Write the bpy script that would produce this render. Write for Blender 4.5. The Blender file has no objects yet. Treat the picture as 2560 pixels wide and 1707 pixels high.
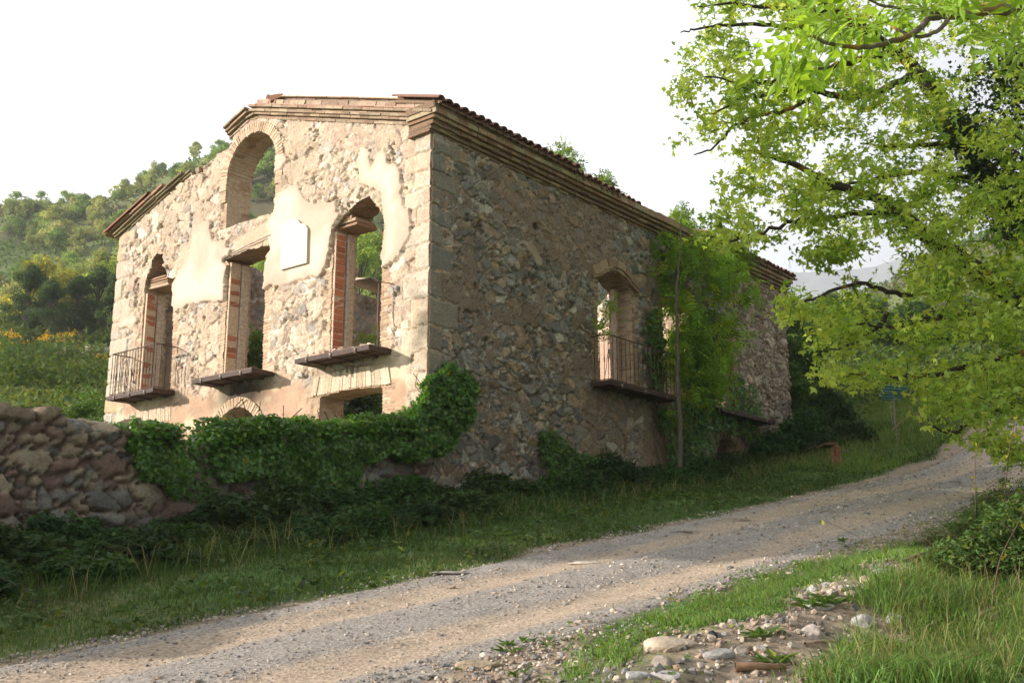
SUN_E=4.6;EXPO=0.97;HAZE=0.0004;CL_LO=.37;CL_HI=1.2
import bpy, math, random
import numpy as np
from mathutils import Vector, Matrix, kdtree
rng=np.random.default_rng(7); random.seed(7)
C=bpy.context.scene.collection
PI=math.pi
# ---------------------------------------------------------------- frame
# X runs along the long side wall away from the camera, Y along the gable, Z up
F_PX=2650.0; CX,CY,HZ=1280.0,853.5,1450.0
PITCH=math.atan((HZ-CY)/F_PX)
EYE=np.array([-12.45,-12.05,1.6])
RGT=np.array([.63495,-.77256,0.0]); FW=np.array([.77256,.63495,0.0])
FWD=FW*math.cos(PITCH)+np.array([0,0,math.sin(PITCH)])
UPV=-FW*math.sin(PITCH)+np.array([0,0,math.cos(PITCH)])
def ray(x,y):
    return RGT*((x-CX)/F_PX)+UPV*((CY-y)/F_PX)+FWD
def on_gable(x,y,X=0.0):
    d=ray(x,y);t=(X-EYE[0])/d[0];p=EYE+d*t;return p[1],p[2]
def on_side(x,y,Y=0.0):
    d=ray(x,y);t=(Y-EYE[1])/d[1];p=EYE+d*t;return p[0],p[2]
def at(x,y,dist):
    d=ray(x,y);return EYE+d*(dist/(d@FW))
K=1.08844
Z1=lambda x,y:(240+x/2.6133,220+y/2.6133)
Z2=lambda x,y:(240+x/2.6133,620+y/2.6133)
Z3=lambda x,y:(1000+x/2.45,220+y/2.45)
Z4=lambda x,y:(1100+x/2.45,640+y/2.45)
Z5=lambda x,y:(1600+x/2.45,y/2.45)
Z6=lambda x,y:(1700+x/2.7035,560+y/2.7035)
# ---------------------------------------------------------------- noise
def _h(ix,iy,s=0):
    with np.errstate(over='ignore'):
        n=(ix.astype(np.int64)*374761393+iy.astype(np.int64)*668265263+s*974634777)&0x7fffffff
        n=((n^(n>>13))*1274126177)&0x7fffffff
        n=((n^(n>>16))*1103515245+12345)&0x7fffffff
        n=n^(n>>15)
    return (n&0xfffff)/float(0xfffff)
def vnoise(x,y,s=0):
    x=np.asarray(x,float);y=np.asarray(y,float)
    ix=np.floor(x);iy=np.floor(y);fx=x-ix;fy=y-iy;fx=fx*fx*(3-2*fx);fy=fy*fy*(3-2*fy)
    a=_h(ix,iy,s);b=_h(ix+1,iy,s);c=_h(ix,iy+1,s);d=_h(ix+1,iy+1,s)
    return (a*(1-fx)+b*fx)*(1-fy)+(c*(1-fx)+d*fx)*fy
def fbm(x,y,s=0,o=4):
    r=0;a=.5;t=0
    for i in range(o):
        r=r+a*vnoise(x*2**i+17.3*i,y*2**i+9.1*i,s+i);t+=a;a*=.5
    return r/t
def sstep(a,b,x):
    t=np.clip((x-a)/(b-a),0,1);return t*t*(3-2*t)
def lerp(a,b,t): return a+(b-a)*t
def voro(U,V,cx,cy,s=0,jit=.85):
    x=U/cx;y=V/cy
    ix=np.floor(x);iy=np.floor(y)
    f1=np.full(x.shape,9.);f2=np.full(x.shape,9.);ci=np.zeros(x.shape);dx1=np.zeros(x.shape);dy1=np.zeros(x.shape);cu=np.zeros(x.shape);cv=np.zeros(x.shape)
    for j in (-2,-1,0,1,2):
        for i in (-2,-1,0,1,2):
            jx=ix+i;jy=iy+j
            px=jx+.5+(_h(jx,jy,s)-.5)*jit+.5*(np.mod(jy,2));py=jy+.5+(_h(jx,jy,s+1)-.5)*jit
            dx=x-px;dy=y-py;d=np.sqrt(dx*dx+dy*dy)
            m=d<f1
            f2=np.where(m,f1,np.minimum(f2,d))
            ci=np.where(m,_h(jx,jy,s+2),ci);dx1=np.where(m,dx,dx1);dy1=np.where(m,dy,dy1)
            cu=np.where(m,px*cx,cu);cv=np.where(m,py*cy,cv)
            f1=np.where(m,d,f1)
    return f1,f2,ci,dx1,dy1,cu,cv
def rnd2(c,s):
    return _h(np.floor(c*99991),np.floor(c*7919),s)
def pick(c,pal,s=11):
    pal=np.array(pal);k=np.minimum((rnd2(c,s)*len(pal)).astype(int),len(pal)-1);return pal[k]
def inpoly(U,V,poly):
    r=np.zeros(U.shape,bool);n=len(poly)
    for i in range(n):
        x1,y1=poly[i];x2,y2=poly[(i+1)%n]
        if y1==y2: continue
        c=((y1>V)!=(y2>V))&(U<(x2-x1)*(V-y1)/(y2-y1)+x1);r^=c
    return r
def dist_poly(U,V,poly):
    d=np.full(U.shape,9.);n=len(poly)
    for i in range(n):
        a=np.array(poly[i]);b=np.array(poly[(i+1)%n]);ab=b-a;L=ab@ab+1e-12
        t=np.clip(((U-a[0])*ab[0]+(V-a[1])*ab[1])/L,0,1)
        d=np.minimum(d,np.hypot(U-a[0]-t*ab[0],V-a[1]-t*ab[1]))
    return d
# ---------------------------------------------------------------- mesh helpers
def tag(o,label=None,cat=None,group=None,kind=None):
    if label:o['label']=label
    if cat:o['category']=cat
    if group:o['group']=group
    if kind:o['kind']=kind
    return o
def mesh_np(name,V,tris=None,quads=None,col=None,mat=None,parent=None,smooth=False,loc=None):
    V=np.ascontiguousarray(V,dtype=np.float32).reshape(-1,3)
    loops=[];starts=[];tot=0
    L=[];S=[]
    if quads is not None and len(quads):
        q=np.asarray(quads,dtype=np.int32).reshape(-1,4);L.append(q.ravel());S.append(np.arange(len(q))*4);tot=len(q)*4
    if tris is not None and len(tris):
        t=np.asarray(tris,dtype=np.int32).reshape(-1,3);L.append(t.ravel());S.append(tot+np.arange(len(t))*3)
    L=np.concatenate(L);S=np.concatenate(S)
    me=bpy.data.meshes.new(name)
    me.vertices.add(len(V));me.vertices.foreach_set('co',V.ravel())
    me.loops.add(len(L));me.loops.foreach_set('vertex_index',L.astype(np.int32))
    me.polygons.add(len(S));me.polygons.foreach_set('loop_start',S.astype(np.int32))
    me.polygons.foreach_set('use_smooth',np.full(len(S),bool(smooth)))
    if col is not None:
        a=me.attributes.new('col','FLOAT_COLOR','POINT')
        cc_=np.asarray(col,np.float32);c=np.ones((len(V),4),np.float32);c[:,:cc_.shape[-1]]=cc_;a.data.foreach_set('color',c.ravel())
    me.update(calc_edges=True)
    if mat: me.materials.append(mat)
    o=bpy.data.objects.new(name,me);C.objects.link(o)
    if parent is not None:o.parent=parent
    if loc is not None:o.location=loc
    return o
def empty(name,loc=(0,0,0)):
    o=bpy.data.objects.new(name,None);C.objects.link(o);o.location=loc;o.empty_display_size=.3;return o
class Acc:
    def __init__(s): s.V=[];s.T=[];s.Q=[];s.Cc=[];s.n=0
    def add(s,V,tris=None,quads=None,col=(.5,.5,.5)):
        V=np.asarray(V,float).reshape(-1,3)
        if tris is not None and len(tris): s.T.append(np.asarray(tris).reshape(-1,3)+s.n)
        if quads is not None and len(quads): s.Q.append(np.asarray(quads).reshape(-1,4)+s.n)
        c_=np.ones((len(V),4));col=np.asarray(col,float);c_[:,:col.shape[-1]]=col;s.V.append(V);s.Cc.append(c_);s.n+=len(V)
    def build(s,name,mat,parent=None,smooth=False,origin=None):
        V=np.concatenate(s.V)
        if origin is not None: V=V-np.asarray(origin)
        return mesh_np(name,V,np.concatenate(s.T) if s.T else None,np.concatenate(s.Q) if s.Q else None,np.concatenate(s.Cc),mat,parent,smooth,loc=origin)
BQ=np.array([[0,1,3,2],[4,6,7,5],[0,4,5,1],[2,3,7,6],[0,2,6,4],[1,5,7,3]])
def box(acc,c,ax,half,col,jit=0.0):
    """box with centre c, axis rows ax (3x3), half sizes; jit roughens the corners"""
    c=np.asarray(c,float);ax=np.asarray(ax,float);h=np.asarray(half,float)
    s=np.array([[i,j,k] for i in(-1,1) for j in(-1,1) for k in(-1,1)],float)
    V=c+(s*h)@ax
    if jit: V=V+rng.uniform(-jit,jit,V.shape)
    acc.add(V,quads=BQ,col=col)
I3=np.eye(3)
def tube(acc,pts,rad,sides=6,col=(.1,.08,.06),cap=False):
    P=np.asarray(pts,float);n=len(P);r=np.broadcast_to(np.asarray(rad,float),(n,))
    T=np.gradient(P,axis=0);T/=np.linalg.norm(T,axis=1)[:,None]+1e-9
    ref=np.array([0,0,1.]) if abs(T[:,2]).mean()<.8 else np.array([1.,0,0])
    A=np.cross(T,ref);A/=np.linalg.norm(A,axis=1)[:,None]+1e-9;B=np.cross(T,A)
    an=np.arange(sides)*2*PI/sides
    V=P[:,None,:]+r[:,None,None]*(np.cos(an)[None,:,None]*A[:,None,:]+np.sin(an)[None,:,None]*B[:,None,:])
    i=np.arange(n-1)[:,None]*sides;j=np.arange(sides)[None,:];j2=(j+1)%sides
    Q=np.stack([i+j,i+j2,i+sides+j2,i+sides+j],-1).reshape(-1,4)
    acc.add(V.reshape(-1,3),quads=Q,col=col)
def scatter(tmplV,tmplF,pos,A,Bv,N,size,col,tri=True):
    """copies of a template (x along A, y along B, z along N) as arrays"""
    tv=np.asarray(tmplV,float);k=len(tv);n=len(pos)
    s=np.broadcast_to(np.asarray(size,float),(n,))[:,None,None]
    V=pos[:,None,:]+s*(tv[None,:,0:1]*A[:,None,:]+tv[None,:,1:2]*Bv[:,None,:]+tv[None,:,2:3]*N[:,None,:])
    Fm=np.asarray(tmplF);Fa=(Fm[None]+(np.arange(n)*k)[:,None,None]).reshape(-1,Fm.shape[1])
    cc=np.repeat(np.broadcast_to(np.asarray(col,float),(n,3)),k,axis=0)
    return V.reshape(-1,3),Fa,cc
def frames(n,up=None,spread=1.0,r=None):
    """random orthonormal frames; up: preferred normal (n,3)"""
    r=r or rng
    N=r.normal(size=(n,3))*spread
    if up is not None:N=N+up
    N/=np.linalg.norm(N,axis=1)[:,None]+1e-9
    X=r.normal(size=(n,3));A=np.cross(N,X);A/=np.linalg.norm(A,axis=1)[:,None]+1e-9
    return A,np.cross(N,A),N
# ---------------------------------------------------------------- materials
def new_mat(name):
    m=bpy.data.materials.new(name);m.use_nodes=True;nt=m.node_tree;nt.nodes.clear();return m,nt
def N(nt,t,**k):
    n=nt.nodes.new(t)
    for a,b in k.items():
        if a in('inputs',):
            for i,v in b.items():n.inputs[i].default_value=v
        else:setattr(n,a,b)
    return n
def surf_mat(name,rough=.9,nscale=40,namp=.35,bump=.4,bdist=.01,spec=.2,color=None,metal=0.0,detail=6,spot=None):
    """albedo = colour attribute (or plain colour) x fractal noise, with fine bump"""
    m,nt=new_mat(name);L=nt.links.new
    out=N(nt,'ShaderNodeOutputMaterial');b=N(nt,'ShaderNodeBsdfPrincipled');L(b.outputs[0],out.inputs[0])
    b.inputs['Roughness'].default_value=rough;b.inputs['Specular IOR Level'].default_value=spec;b.inputs['Metallic'].default_value=metal
    tc=N(nt,'ShaderNodeTexCoord')
    no=N(nt,'ShaderNodeTexNoise');no.inputs['Scale'].default_value=nscale;no.inputs['Detail'].default_value=detail;no.inputs['Roughness'].default_value=.65
    L(tc.outputs['Object'],no.inputs['Vector'])
    mr=N(nt,'ShaderNodeMapRange');mr.inputs['From Min'].default_value=.3;mr.inputs['From Max'].default_value=.7
    mr.inputs['To Min'].default_value=1-namp;mr.inputs['To Max'].default_value=1+namp;L(no.outputs['Fac'],mr.inputs['Value'])
    vm=N(nt,'ShaderNodeVectorMath',operation='SCALE')
    if color is None:
        at_=N(nt,'ShaderNodeAttribute');at_.attribute_name='col';L(at_.outputs['Color'],vm.inputs[0])
        am=N(nt,'ShaderNodeMix',data_type='FLOAT');L(at_.outputs['Alpha'],am.inputs['Factor']);am.inputs['A'].default_value=1.0;L(mr.outputs[0],am.inputs['B']);mr=am
    else: vm.inputs[0].default_value=color
    L(mr.outputs[0],vm.inputs['Scale'])
    src=vm.outputs[0]
    if spot:
        n2=N(nt,'ShaderNodeTexNoise');n2.inputs['Scale'].default_value=spot[1];n2.inputs['Detail'].default_value=4;L(tc.outputs['Object'],n2.inputs['Vector'])
        m2=N(nt,'ShaderNodeMapRange');m2.inputs['From Min'].default_value=spot[2];m2.inputs['From Max'].default_value=spot[2]+.08;m2.inputs['To Max'].default_value=spot[3];L(n2.outputs['Fac'],m2.inputs['Value'])
        mx=N(nt,'ShaderNodeMix',data_type='RGBA');L(m2.outputs[0],mx.inputs['Factor']);L(src,mx.inputs['A']);mx.inputs['B'].default_value=(*spot[0],1);src=mx.outputs['Result']
    L(src,b.inputs['Base Color'])
    if bump:
        bp=N(nt,'ShaderNodeBump');bp.inputs['Strength'].default_value=bump;bp.inputs['Distance'].default_value=bdist;L(no.outputs['Fac'],bp.inputs['Height']);L(bp.outputs[0],b.inputs['Normal'])
        if color is None:
            ms=N(nt,'ShaderNodeMath',operation='MULTIPLY');L(at_.outputs['Alpha'],ms.inputs[0]);ms.inputs[1].default_value=bump;L(ms.outputs[0],bp.inputs['Strength'])
    return m
def leaf_mat(name,trans=.45,rough=.55,spec=.3,tint=(1.25,1.15,.45)):
    m,nt=new_mat(name);L=nt.links.new
    out=N(nt,'ShaderNodeOutputMaterial');mix=N(nt,'ShaderNodeMixShader');mix.inputs[0].default_value=trans
    b=N(nt,'ShaderNodeBsdfPrincipled');b.inputs['Roughness'].default_value=rough;b.inputs['Specular IOR Level'].default_value=spec
    t=N(nt,'ShaderNodeBsdfTranslucent');a=N(nt,'ShaderNodeAttribute');a.attribute_name='col'
    v=N(nt,'ShaderNodeVectorMath',operation='MULTIPLY');v.inputs[1].default_value=tint
    L(a.outputs['Color'],b.inputs['Base Color']);L(a.outputs['Color'],v.inputs[0]);L(v.outputs[0],t.inputs['Color'])
    L(b.outputs[0],mix.inputs[1]);L(t.outputs[0],mix.inputs[2]);L(mix.outputs[0],out.inputs[0]);return m
M={}
M['stone']=surf_mat('stone',nscale=30,namp=.30,bump=.55,bdist=.015)
M['plaster']=surf_mat('plaster',nscale=7,namp=.14,bump=.35,bdist=.01,detail=9)
M['brick']=surf_mat('brick',nscale=30,namp=.35,bump=.3,bdist=.004)
M['iron']=surf_mat('rusty_iron',rough=.7,nscale=25,namp=.5,bump=.3,bdist=.004,spec=.3,spot=((.11,.045,.025),14,.56,.7))
M['wood']=surf_mat('weathered_wood',nscale=18,namp=.4,bump=.4,bdist=.008)
M['bark']=surf_mat('bark',nscale=22,namp=.5,bump=.8,bdist=.02,spot=((.42,.2,.03),3.2,.58,.75))
M['twig']=surf_mat('twig_bark',nscale=22,namp=.4,bump=.3,bdist=.01)
M['rock']=surf_mat('rock',nscale=14,namp=.35,bump=.7,bdist=.02)
M['marble']=surf_mat('marble',rough=.5,nscale=6,namp=.05,bump=.1,color=(.56,.48,.38))
M['leaf']=leaf_mat('maple_leaf',trans=.55)
M['ivy']=leaf_mat('ivy_leaf',trans=.38,rough=.32,spec=.55,tint=(1.6,1.7,.4))
M['dark_leaf']=leaf_mat('bramble_leaf',trans=.35,rough=.5)
M['far_leaf']=leaf_mat('hillside_leaf',trans=.35,rough=.7,spec=.1)
M['grass']=leaf_mat('grass_blade',trans=.4,rough=.5,spec=.25,tint=(1.2,1.15,.5))
M['metal_sheet']=surf_mat('painted_sheet_metal',rough=.5,nscale=5,namp=.35,bump=.1,color=(.12,.25,.245))
# ---------------------------------------------------------------- terrain
SKX=[-1500,-700,-300,0,100,200,400,545,700,900,1100,1300,1500,1700,1900,2050,2250,2560,2900,3600,5000]
SKY=[700,620,560,545,532,495,388,310,240,300,400,560,660,735,790,800,730,600,520,520,700]
TSK=[(HZ-y)/F_PX for y in SKY]
def cam_xy(t,u):
    x=t-EYE[0];y=u-EYE[1];return x*RGT[0]+y*RGT[1], x*FW[0]+y*FW[1]
def G(t,u,bump=True):
    t=np.asarray(t,float);u=np.asarray(u,float)
    Xc,Yc=cam_xy(t,u)
    pl=2.687+.1453*t+.0728*u
    pl=np.where(Yc<1,lerp(.036*Xc+.1585,.0*pl,0)+.05*(Yc-1),pl)
    pl=np.clip(pl,-8,None)
    d=-u
    pl=pl-.38*sstep(.2,2.5,t)*sstep(2.4,.6,d)*sstep(-2,-.3,d)*sstep(18,14,t)
    # spoil mound on the near verge
    mt=(t+5.3)/2.6;md=(d-8.75)/.55
    if bump: pl=pl+.17*np.exp(-mt*mt*mt*mt-md*md)*(.7+.6*fbm(t*2.2,d*2.2,5))
    R=np.sqrt(Yc*Yc+(.7*Xc)**2)
    px=1280+2716*Xc/np.maximum(Yc,3.0)
    px=np.clip(px,-1500,5000)
    Tr=np.interp(px,SKX,TSK)
    T70=np.minimum(.215,.8*Tr);T110=T70+(Tr-T70)*.4;T34=np.minimum(.167,T70)
    # right: a bank rises right of the road
    T=np.where(R<70,T34+(T70-T34)*np.clip((R-34)/36,0,1),np.where(R<110,T70+(T110-T70)*(R-70)/40,T110+(Tr-T110)*sstep(110,205,R)*1.0))
    far=1.6+T*np.minimum(R,205)-np.maximum(R-205,0)*.3
    far=np.where(R>205,np.maximum(far,25),far)
    if bump:
        far=far+(fbm(t*.05,u*.05,3)-.5)*3.0*sstep(40,120,R)+(fbm(t*.35,u*.35,4)-.5)*.7*sstep(30,50,R)
    w=sstep(22,36,R)*sstep(-20,10,Yc)
    z=lerp(pl,far,w)
    if bump:
        road=sstep(3.2,4.2,d)*sstep(8.8,7.9,d)*sstep(60,40,t)
        z=z+(fbm(t*1.3,u*1.3,1)-.5)*.16*(1-road)+(fbm(t*.4,u*.4,2)-.5)*.25*(1-road)*sstep(0,1,np.abs(t-6)+np.abs(u-5)-8)
        z=z-.07*sstep(5.0,5.4,d)*sstep(7.3,6.9,d)*sstep(45,40,t)
    return z
def Gs(t,u): return float(G(np.array([t]),np.array([u]))[0])
def gp(x,y,off=0.0):
    """point where the sight line of photo pixel (x,y) meets the ground"""
    d=ray(x,y);lo=1.0;p=None
    s=np.concatenate([np.arange(3,60,.05),np.arange(60,400,.5)])
    P=EYE+d[None]*s[:,None];g=G(P[:,0],P[:,1]);b=np.nonzero(P[:,2]<g)[0]
    i=b[0] if len(b) else len(s)-1
    p=P[i];return np.array([p[0],p[1],Gs(p[0],p[1])+off])
def gd(x,y,off=0.0): return gp(x*K,y*K,off)
def ground_cover(t,u):
    """1 where grass grows, 0 on gravel"""
    d=-u
    e1=4.65-.05*np.clip(t,0,22)*.9+(fbm(t*1.1,u*0,21)-.5)*.7
    e2=7.5+.75*sstep(-6.2,-7.4,t)+(fbm(t*.9,u*0,22)-.5)*.7-.02*np.clip(t,0,30)
    g=1-sstep(e1-.15,e1+.15,d)*sstep(e2+.2,e2-.2,d)
    m=np.exp(-((t+4.6)/2.9)**4-((d-9.1)/.75)**2)
    g=g*(1-np.clip(m*1.5,0,1)*sstep(.25,.5,fbm(t*1.6,u*1.6,23)+.1))
    # bare earth and rubble around the road's lower edge further up
    q=sstep(-3.5,-1.5,t)*sstep(9,5,t)*sstep(9.4,8.8,d)*sstep(7,7.4,d)
    g=g*(1-q*sstep(.42,.6,fbm(t*1.5,u*1.5,24)+.12))
    return g
a1=np.radians(np.concatenate([np.arange(-180,-42,3.0),np.arange(-42,42,.2),np.arange(42,180,3.0)]))
r1=np.concatenate([[.3,1,2,3,4],4.5*1.0235**np.arange(0,268)])
AA,RR=np.meshgrid(a1,r1)
rmax=lerp(430.,2230.,sstep(-12,2,np.degrees(AA))*sstep(75,55,np.degrees(AA)));RR=np.where(RR>200,200+(RR-200)*(rmax-200)/2030.,RR)
tx=EYE[0]+RR*(np.sin(AA)*RGT[0]+np.cos(AA)*FW[0]);ty=EYE[1]+RR*(np.sin(AA)*RGT[1]+np.cos(AA)*FW[1])
gz=G(tx,ty)
na=len(a1);nr=len(r1)
ii=np.arange(nr-1)[:,None]*na;jj=np.arange(na)[None,:];j2=(jj+1)%na
GQ=np.stack([ii+jj,ii+j2,ii+na+j2,ii+na+jj],-1).reshape(-1,4)
cov=ground_cover(tx,ty)
Rk=RR
grass_c=np.array([.045,.085,.02])
n1=fbm(tx*.8,ty*.8,31)[...,None];n2=fbm(tx*.06,ty*.06,32)[...,None];n3=fbm(tx*3,ty*3,33)[...,None]
gc=grass_c*(.6+.9*n1)
gc=lerp(gc,np.array([.10,.095,.035])*(.7+.6*n3),sstep(.52,.68,fbm(tx*.5,ty*.5,34))[...,None]*.6)
heath=np.array([.055,.05,.025])*(.7+.7*n1);heath=lerp(heath,np.array([.075,.095,.03]),sstep(.45,.6,n2))
gc=gc*1.5*np.ones(3);gc=lerp(gc,heath*1.9,sstep(55,85,Rk)[...,None])
gravel=np.array([.30,.235,.17])*(.75+.5*n3)
gc=lerp(gravel,gc,cov[...,None])
m,nt=new_mat('ground');L=nt.links.new
M['ground']=surf_mat('ground_earth',nscale=11,namp=.45,bump=.8,bdist=.03,detail=10)
g_o=mesh_np('ground',np.stack([tx,ty,gz],-1),quads=GQ,col=gc.reshape(-1,3),mat=M['ground'],smooth=True)
tag(g_o,kind='structure')
# road sheet
tt=np.concatenate([np.arange(-14,-9,.2),np.arange(-9,6,.05),np.arange(6,60,.2)]);dd=np.arange(4.7,7.6001,.05)
T2,D2=np.meshgrid(tt,dd)
D3=D2-.04*np.clip(T2,0,22)*.5*((7.6-D2)/2.9)-.0
def road_z(t,d):
    b=G(t,-d,False)
    rut=.035*(np.exp(-((d-5.45)/.28)**2)+np.exp(-((d-6.75)/.28)**2))
    return b-rut+.02*(fbm(t*2,d*4,41)-.5)+.014*(fbm(t*9,d*9,42)-.5)+.012
rz=road_z(T2,D3)-.06*sstep(4.85,4.7,D2)-.06*sstep(7.45,7.6,D2)
nI,nJ=T2.shape
ii=np.arange(nI-1)[:,None]*nJ;jj=np.arange(nJ-1)[None,:]
RQ=np.stack([ii+jj,ii+jj+1,ii+nJ+jj+1,ii+nJ+jj],-1).reshape(-1,4)
band=np.exp(-((D2-5.45+.12*np.sin(T2*.6))/.33)**2)+np.exp(-((D2-6.8+.12*np.sin(T2*.6+1))/.36)**2)
rc=lerp(np.array([.335,.305,.27]),np.array([.45,.36,.27]),(sstep(.25,.75,band+.7*(fbm(T2*.7,D2*2.2,43)-.5)))[...,None])
rc=rc*(.8+.4*fbm(T2*6,D2*6,44))[...,None]
M['road']=surf_mat('gravel_road',nscale=32,namp=.5,bump=1.0,bdist=.03,detail=10)
tag(mesh_np('road',np.stack([T2,-D3,rz],-1),quads=RQ,col=rc.reshape(-1,3),mat=M['road'],smooth=True),kind='structure')
# far mountains
for (r0,sk,cc,nm) in ((2500,[(1300,900),(1600,760),(1780,690),(1880,652),(1960,661),(2040,668),(2200,662),(2300,640),(2380,600),(2480,585),(2600,610),(2900,640),(3600,800)],(.09,.10,.07),'mountain'),):
    px=np.linspace(sk[0][0],sk[-1][0],260);yy=np.interp(px,[s[0] for s in sk],[s[1] for s in sk])
    yy=yy+(fbm(px*.02,px*0,51)-.5)*10
    V=[];rows=14
    for k in range(rows):
        f=k/(rows-1)
        for x,y in zip(px,yy):
            dist=r0-900*(1-f)
            z=1.6+(HZ-y)/F_PX*r0
            q=EYE+FW*dist+RGT*((x-CX)/2716*dist)
            V.append((q[0],q[1],z*f**.8+60*(vnoise(np.array(x*.02+k),np.array(k*.9),52)-.5)*(1-f)*4*f))
    n_=len(px);ii=np.arange(rows-1)[:,None]*n_;jj=np.arange(n_-1)[None,:]
    V=np.array(V)
    back=V[-n_:].copy();back[:,:2]+=FW[:2]*900;back[:,2]=0
    V=np.concatenate([V,back]);ii=np.arange(rows)[:,None]*n_
    Q=np.stack([ii+jj,ii+jj+1,ii+n_+jj+1,ii+n_+jj],-1).reshape(-1,4)
    cc=np.array(cc)*(.6+.8*fbm(V[:,0]*.006,V[:,2]*.02,53))[:,None]
    M['mountain']=surf_mat('mountain_scrub',nscale=.03,namp=.4,bump=0)
    tag(mesh_np(nm,V,quads=Q,col=cc,mat=M['mountain'],smooth=True),kind='structure')
# ================================================================ the ruin
house=empty('ruined_house',(0,0,2.7));tag(house,'roofless stone farmhouse ruin with gable front, beside the gravel track','house')
HO=np.array([0,0,2.7])
def hb(acc,name,mat,parent=None,smooth=False):
    o=acc.build(name,mat,None,smooth,origin=None)
    o.parent=parent or house
    p=Vector((0,0,2.7));o.location=-p if (parent is None or parent is house) else (0,0,0)
    return o
PEAK=(5.15,10.97);EAVE=9.33
def rake(u):
    u=np.asarray(u,float);return np.where(u<5.15,EAVE+(10.97-EAVE)*u/5.15,10.97-(10.97-9.38)*(u-5.15)/4.85)
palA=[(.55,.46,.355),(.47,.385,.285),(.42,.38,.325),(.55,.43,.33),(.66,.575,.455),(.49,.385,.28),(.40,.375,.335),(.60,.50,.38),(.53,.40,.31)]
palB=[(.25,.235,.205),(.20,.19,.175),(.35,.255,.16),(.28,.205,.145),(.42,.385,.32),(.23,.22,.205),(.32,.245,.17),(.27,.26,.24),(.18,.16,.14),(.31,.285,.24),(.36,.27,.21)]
def stones(U,V,s,pal,mort,cx=.30,cy=.19,depth=.045,gap=.05,fine=.5,rough=1.0,smear=.70,dom=0.0):
    """random rubble: two sizes of angular stones, recessed joints, fractured faces"""
    w1=fbm(U*2.3,V*2.3,s+50)-.5;w2=fbm(U*2.3+9,V*2.3+5,s+51)-.5
    u=U+w1*.22+(fbm(U*22,V*22,s+54)-.5)*.035;v=V+w2*.16+(fbm(U*22+7,V*22,s+55)-.5)*.035
    f1,f2,c,dx,dy,_,_=voro(u,v,cx,cy,s,jit=1.0)
    g1,g2,c2,ex,ey,_,_=voro(u,v,cx*.46,cy*.5,s+7,jit=1.0)
    big=rnd2(c,s+3)>fine
    e=np.where(big,(f2-f1),np.minimum((g2-g1)*.55,(f2-f1)+.03))
    cid=np.where(big,c,np.mod(c2+c*3.7,1))
    ax_=np.where(big,dx,ex*.5);ay_=np.where(big,dy,ey*.5)
    tilt=(rnd2(cid,5)-.5)*ax_+(rnd2(cid,6)-.5)*ay_
    k=sstep(gap*.25,gap*1.5,e)
    prot=.25+.75*rnd2(cid,8)**1.3
    dome=1-.6*dom*(ax_*ax_+ay_*ay_)*3
    fr=fbm(U*13,V*13,s+62)-.5;fr2=fbm(U*34,V*34,s+63)-.5
    hh=depth*(k*prot*dome*(1+2.4*tilt))+rough*(.020*fr+.011*fr2)
    col=pick(cid,pal)*(.66+.62*rnd2(cid,9))[...,None]
    col=col*(1+.55*fr+.5*fr2)[...,None]
    vein=sstep(.60,.70,fbm(U*5,V*9,s+68));col=lerp(col,col*1.5,(vein*.5)[...,None])
    mc=np.array(mort)*(.72+.5*fbm(U*7,V*7,s+65))[...,None]*(1+.6*fr2)[...,None]
    sm=sstep(smear,smear+.07,fbm(U*1.9+3,V*1.9,s+66)+.10*(fbm(U*9,V*9,s+69)-.5))*.85
    col=lerp(mc,col,(k*(1-sm))[...,None]);hh=lerp(hh,depth*.6+.02*fr*rough+.012*fr2,sm)
    hole=sstep(.74,.80,fbm(U*4.2,V*4.2,s+71)+.1*(1-k));hh=hh-.05*hole;col=col*(1-.35*hole)[...,None]
    return hh,col
def bricks(U,V,cw=.27,ch=.062,s=0,pal=((.50,.37,.25),(.46,.33,.22),(.55,.42,.29),(.42,.28,.19)),vert=False):
    if vert:U,V=V,U
    V=V+.01*(fbm(U*2,V*2,s+5)-.5);r=np.floor(V/ch);x=U/cw+.5*np.mod(r,2);c=np.floor(x)
    fy=V/ch-r;fx=x-c
    e=np.minimum(np.minimum(fy,1-fy)*ch,np.minimum(fx,1-fx)*cw)
    k=sstep(.003,.012,e);cid=_h(c,r,s+70)
    col=pick(cid,pal)*(.75+.5*rnd2(cid,4))[...,None]
    hh=.02*k*(.6+.6*rnd2(cid,3))
    col=lerp(np.array((.42,.32,.22))*(np.ones(U.shape)[...,None]),col,k[...,None])
    return hh,col
def quoin(U,V,hh,col,s,side,pal,wmax=.62):
    """large dressed blocks up a corner; U measured from the corner"""
    r=V*2.55+.35*np.sin(V*1.7+s);row=np.floor(r);f=r-row
    w=np.where(np.mod(row+side,2)==0,wmax,.34)*(.85+.3*_h(row,row*0,s))
    f=f+.22*(fbm(U*3,V*1.5,s+4)-.5);ins=U<w+.16*(fbm(V*4,U*3,s)-.5)
    e=np.minimum(np.minimum(f,1-f)/2.55,w-U);k=sstep(.0,.035,e)
    rc=_h(row,row*0+3,s+side)
    c2=np.array(pal)[np.minimum((rc*len(pal)).astype(int),len(pal)-1)]*(.85+.3*fbm(U*8,V*8,s))[...,None]
    h2=.045*k+.03*(fbm(U*5,V*5,s+1)-.5)+.01*(fbm(U*16,V*16,s+2)-.5)
    q=(ins&(k>.05))
    c2=lerp(c2,col,(.75*sstep(.5,.64,fbm(U*2.3,V*2.3,s+9)))[...,None]);hh=np.where(q,h2,hh);col=np.where(q[...,None],c2,col)
    return hh,col
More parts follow.
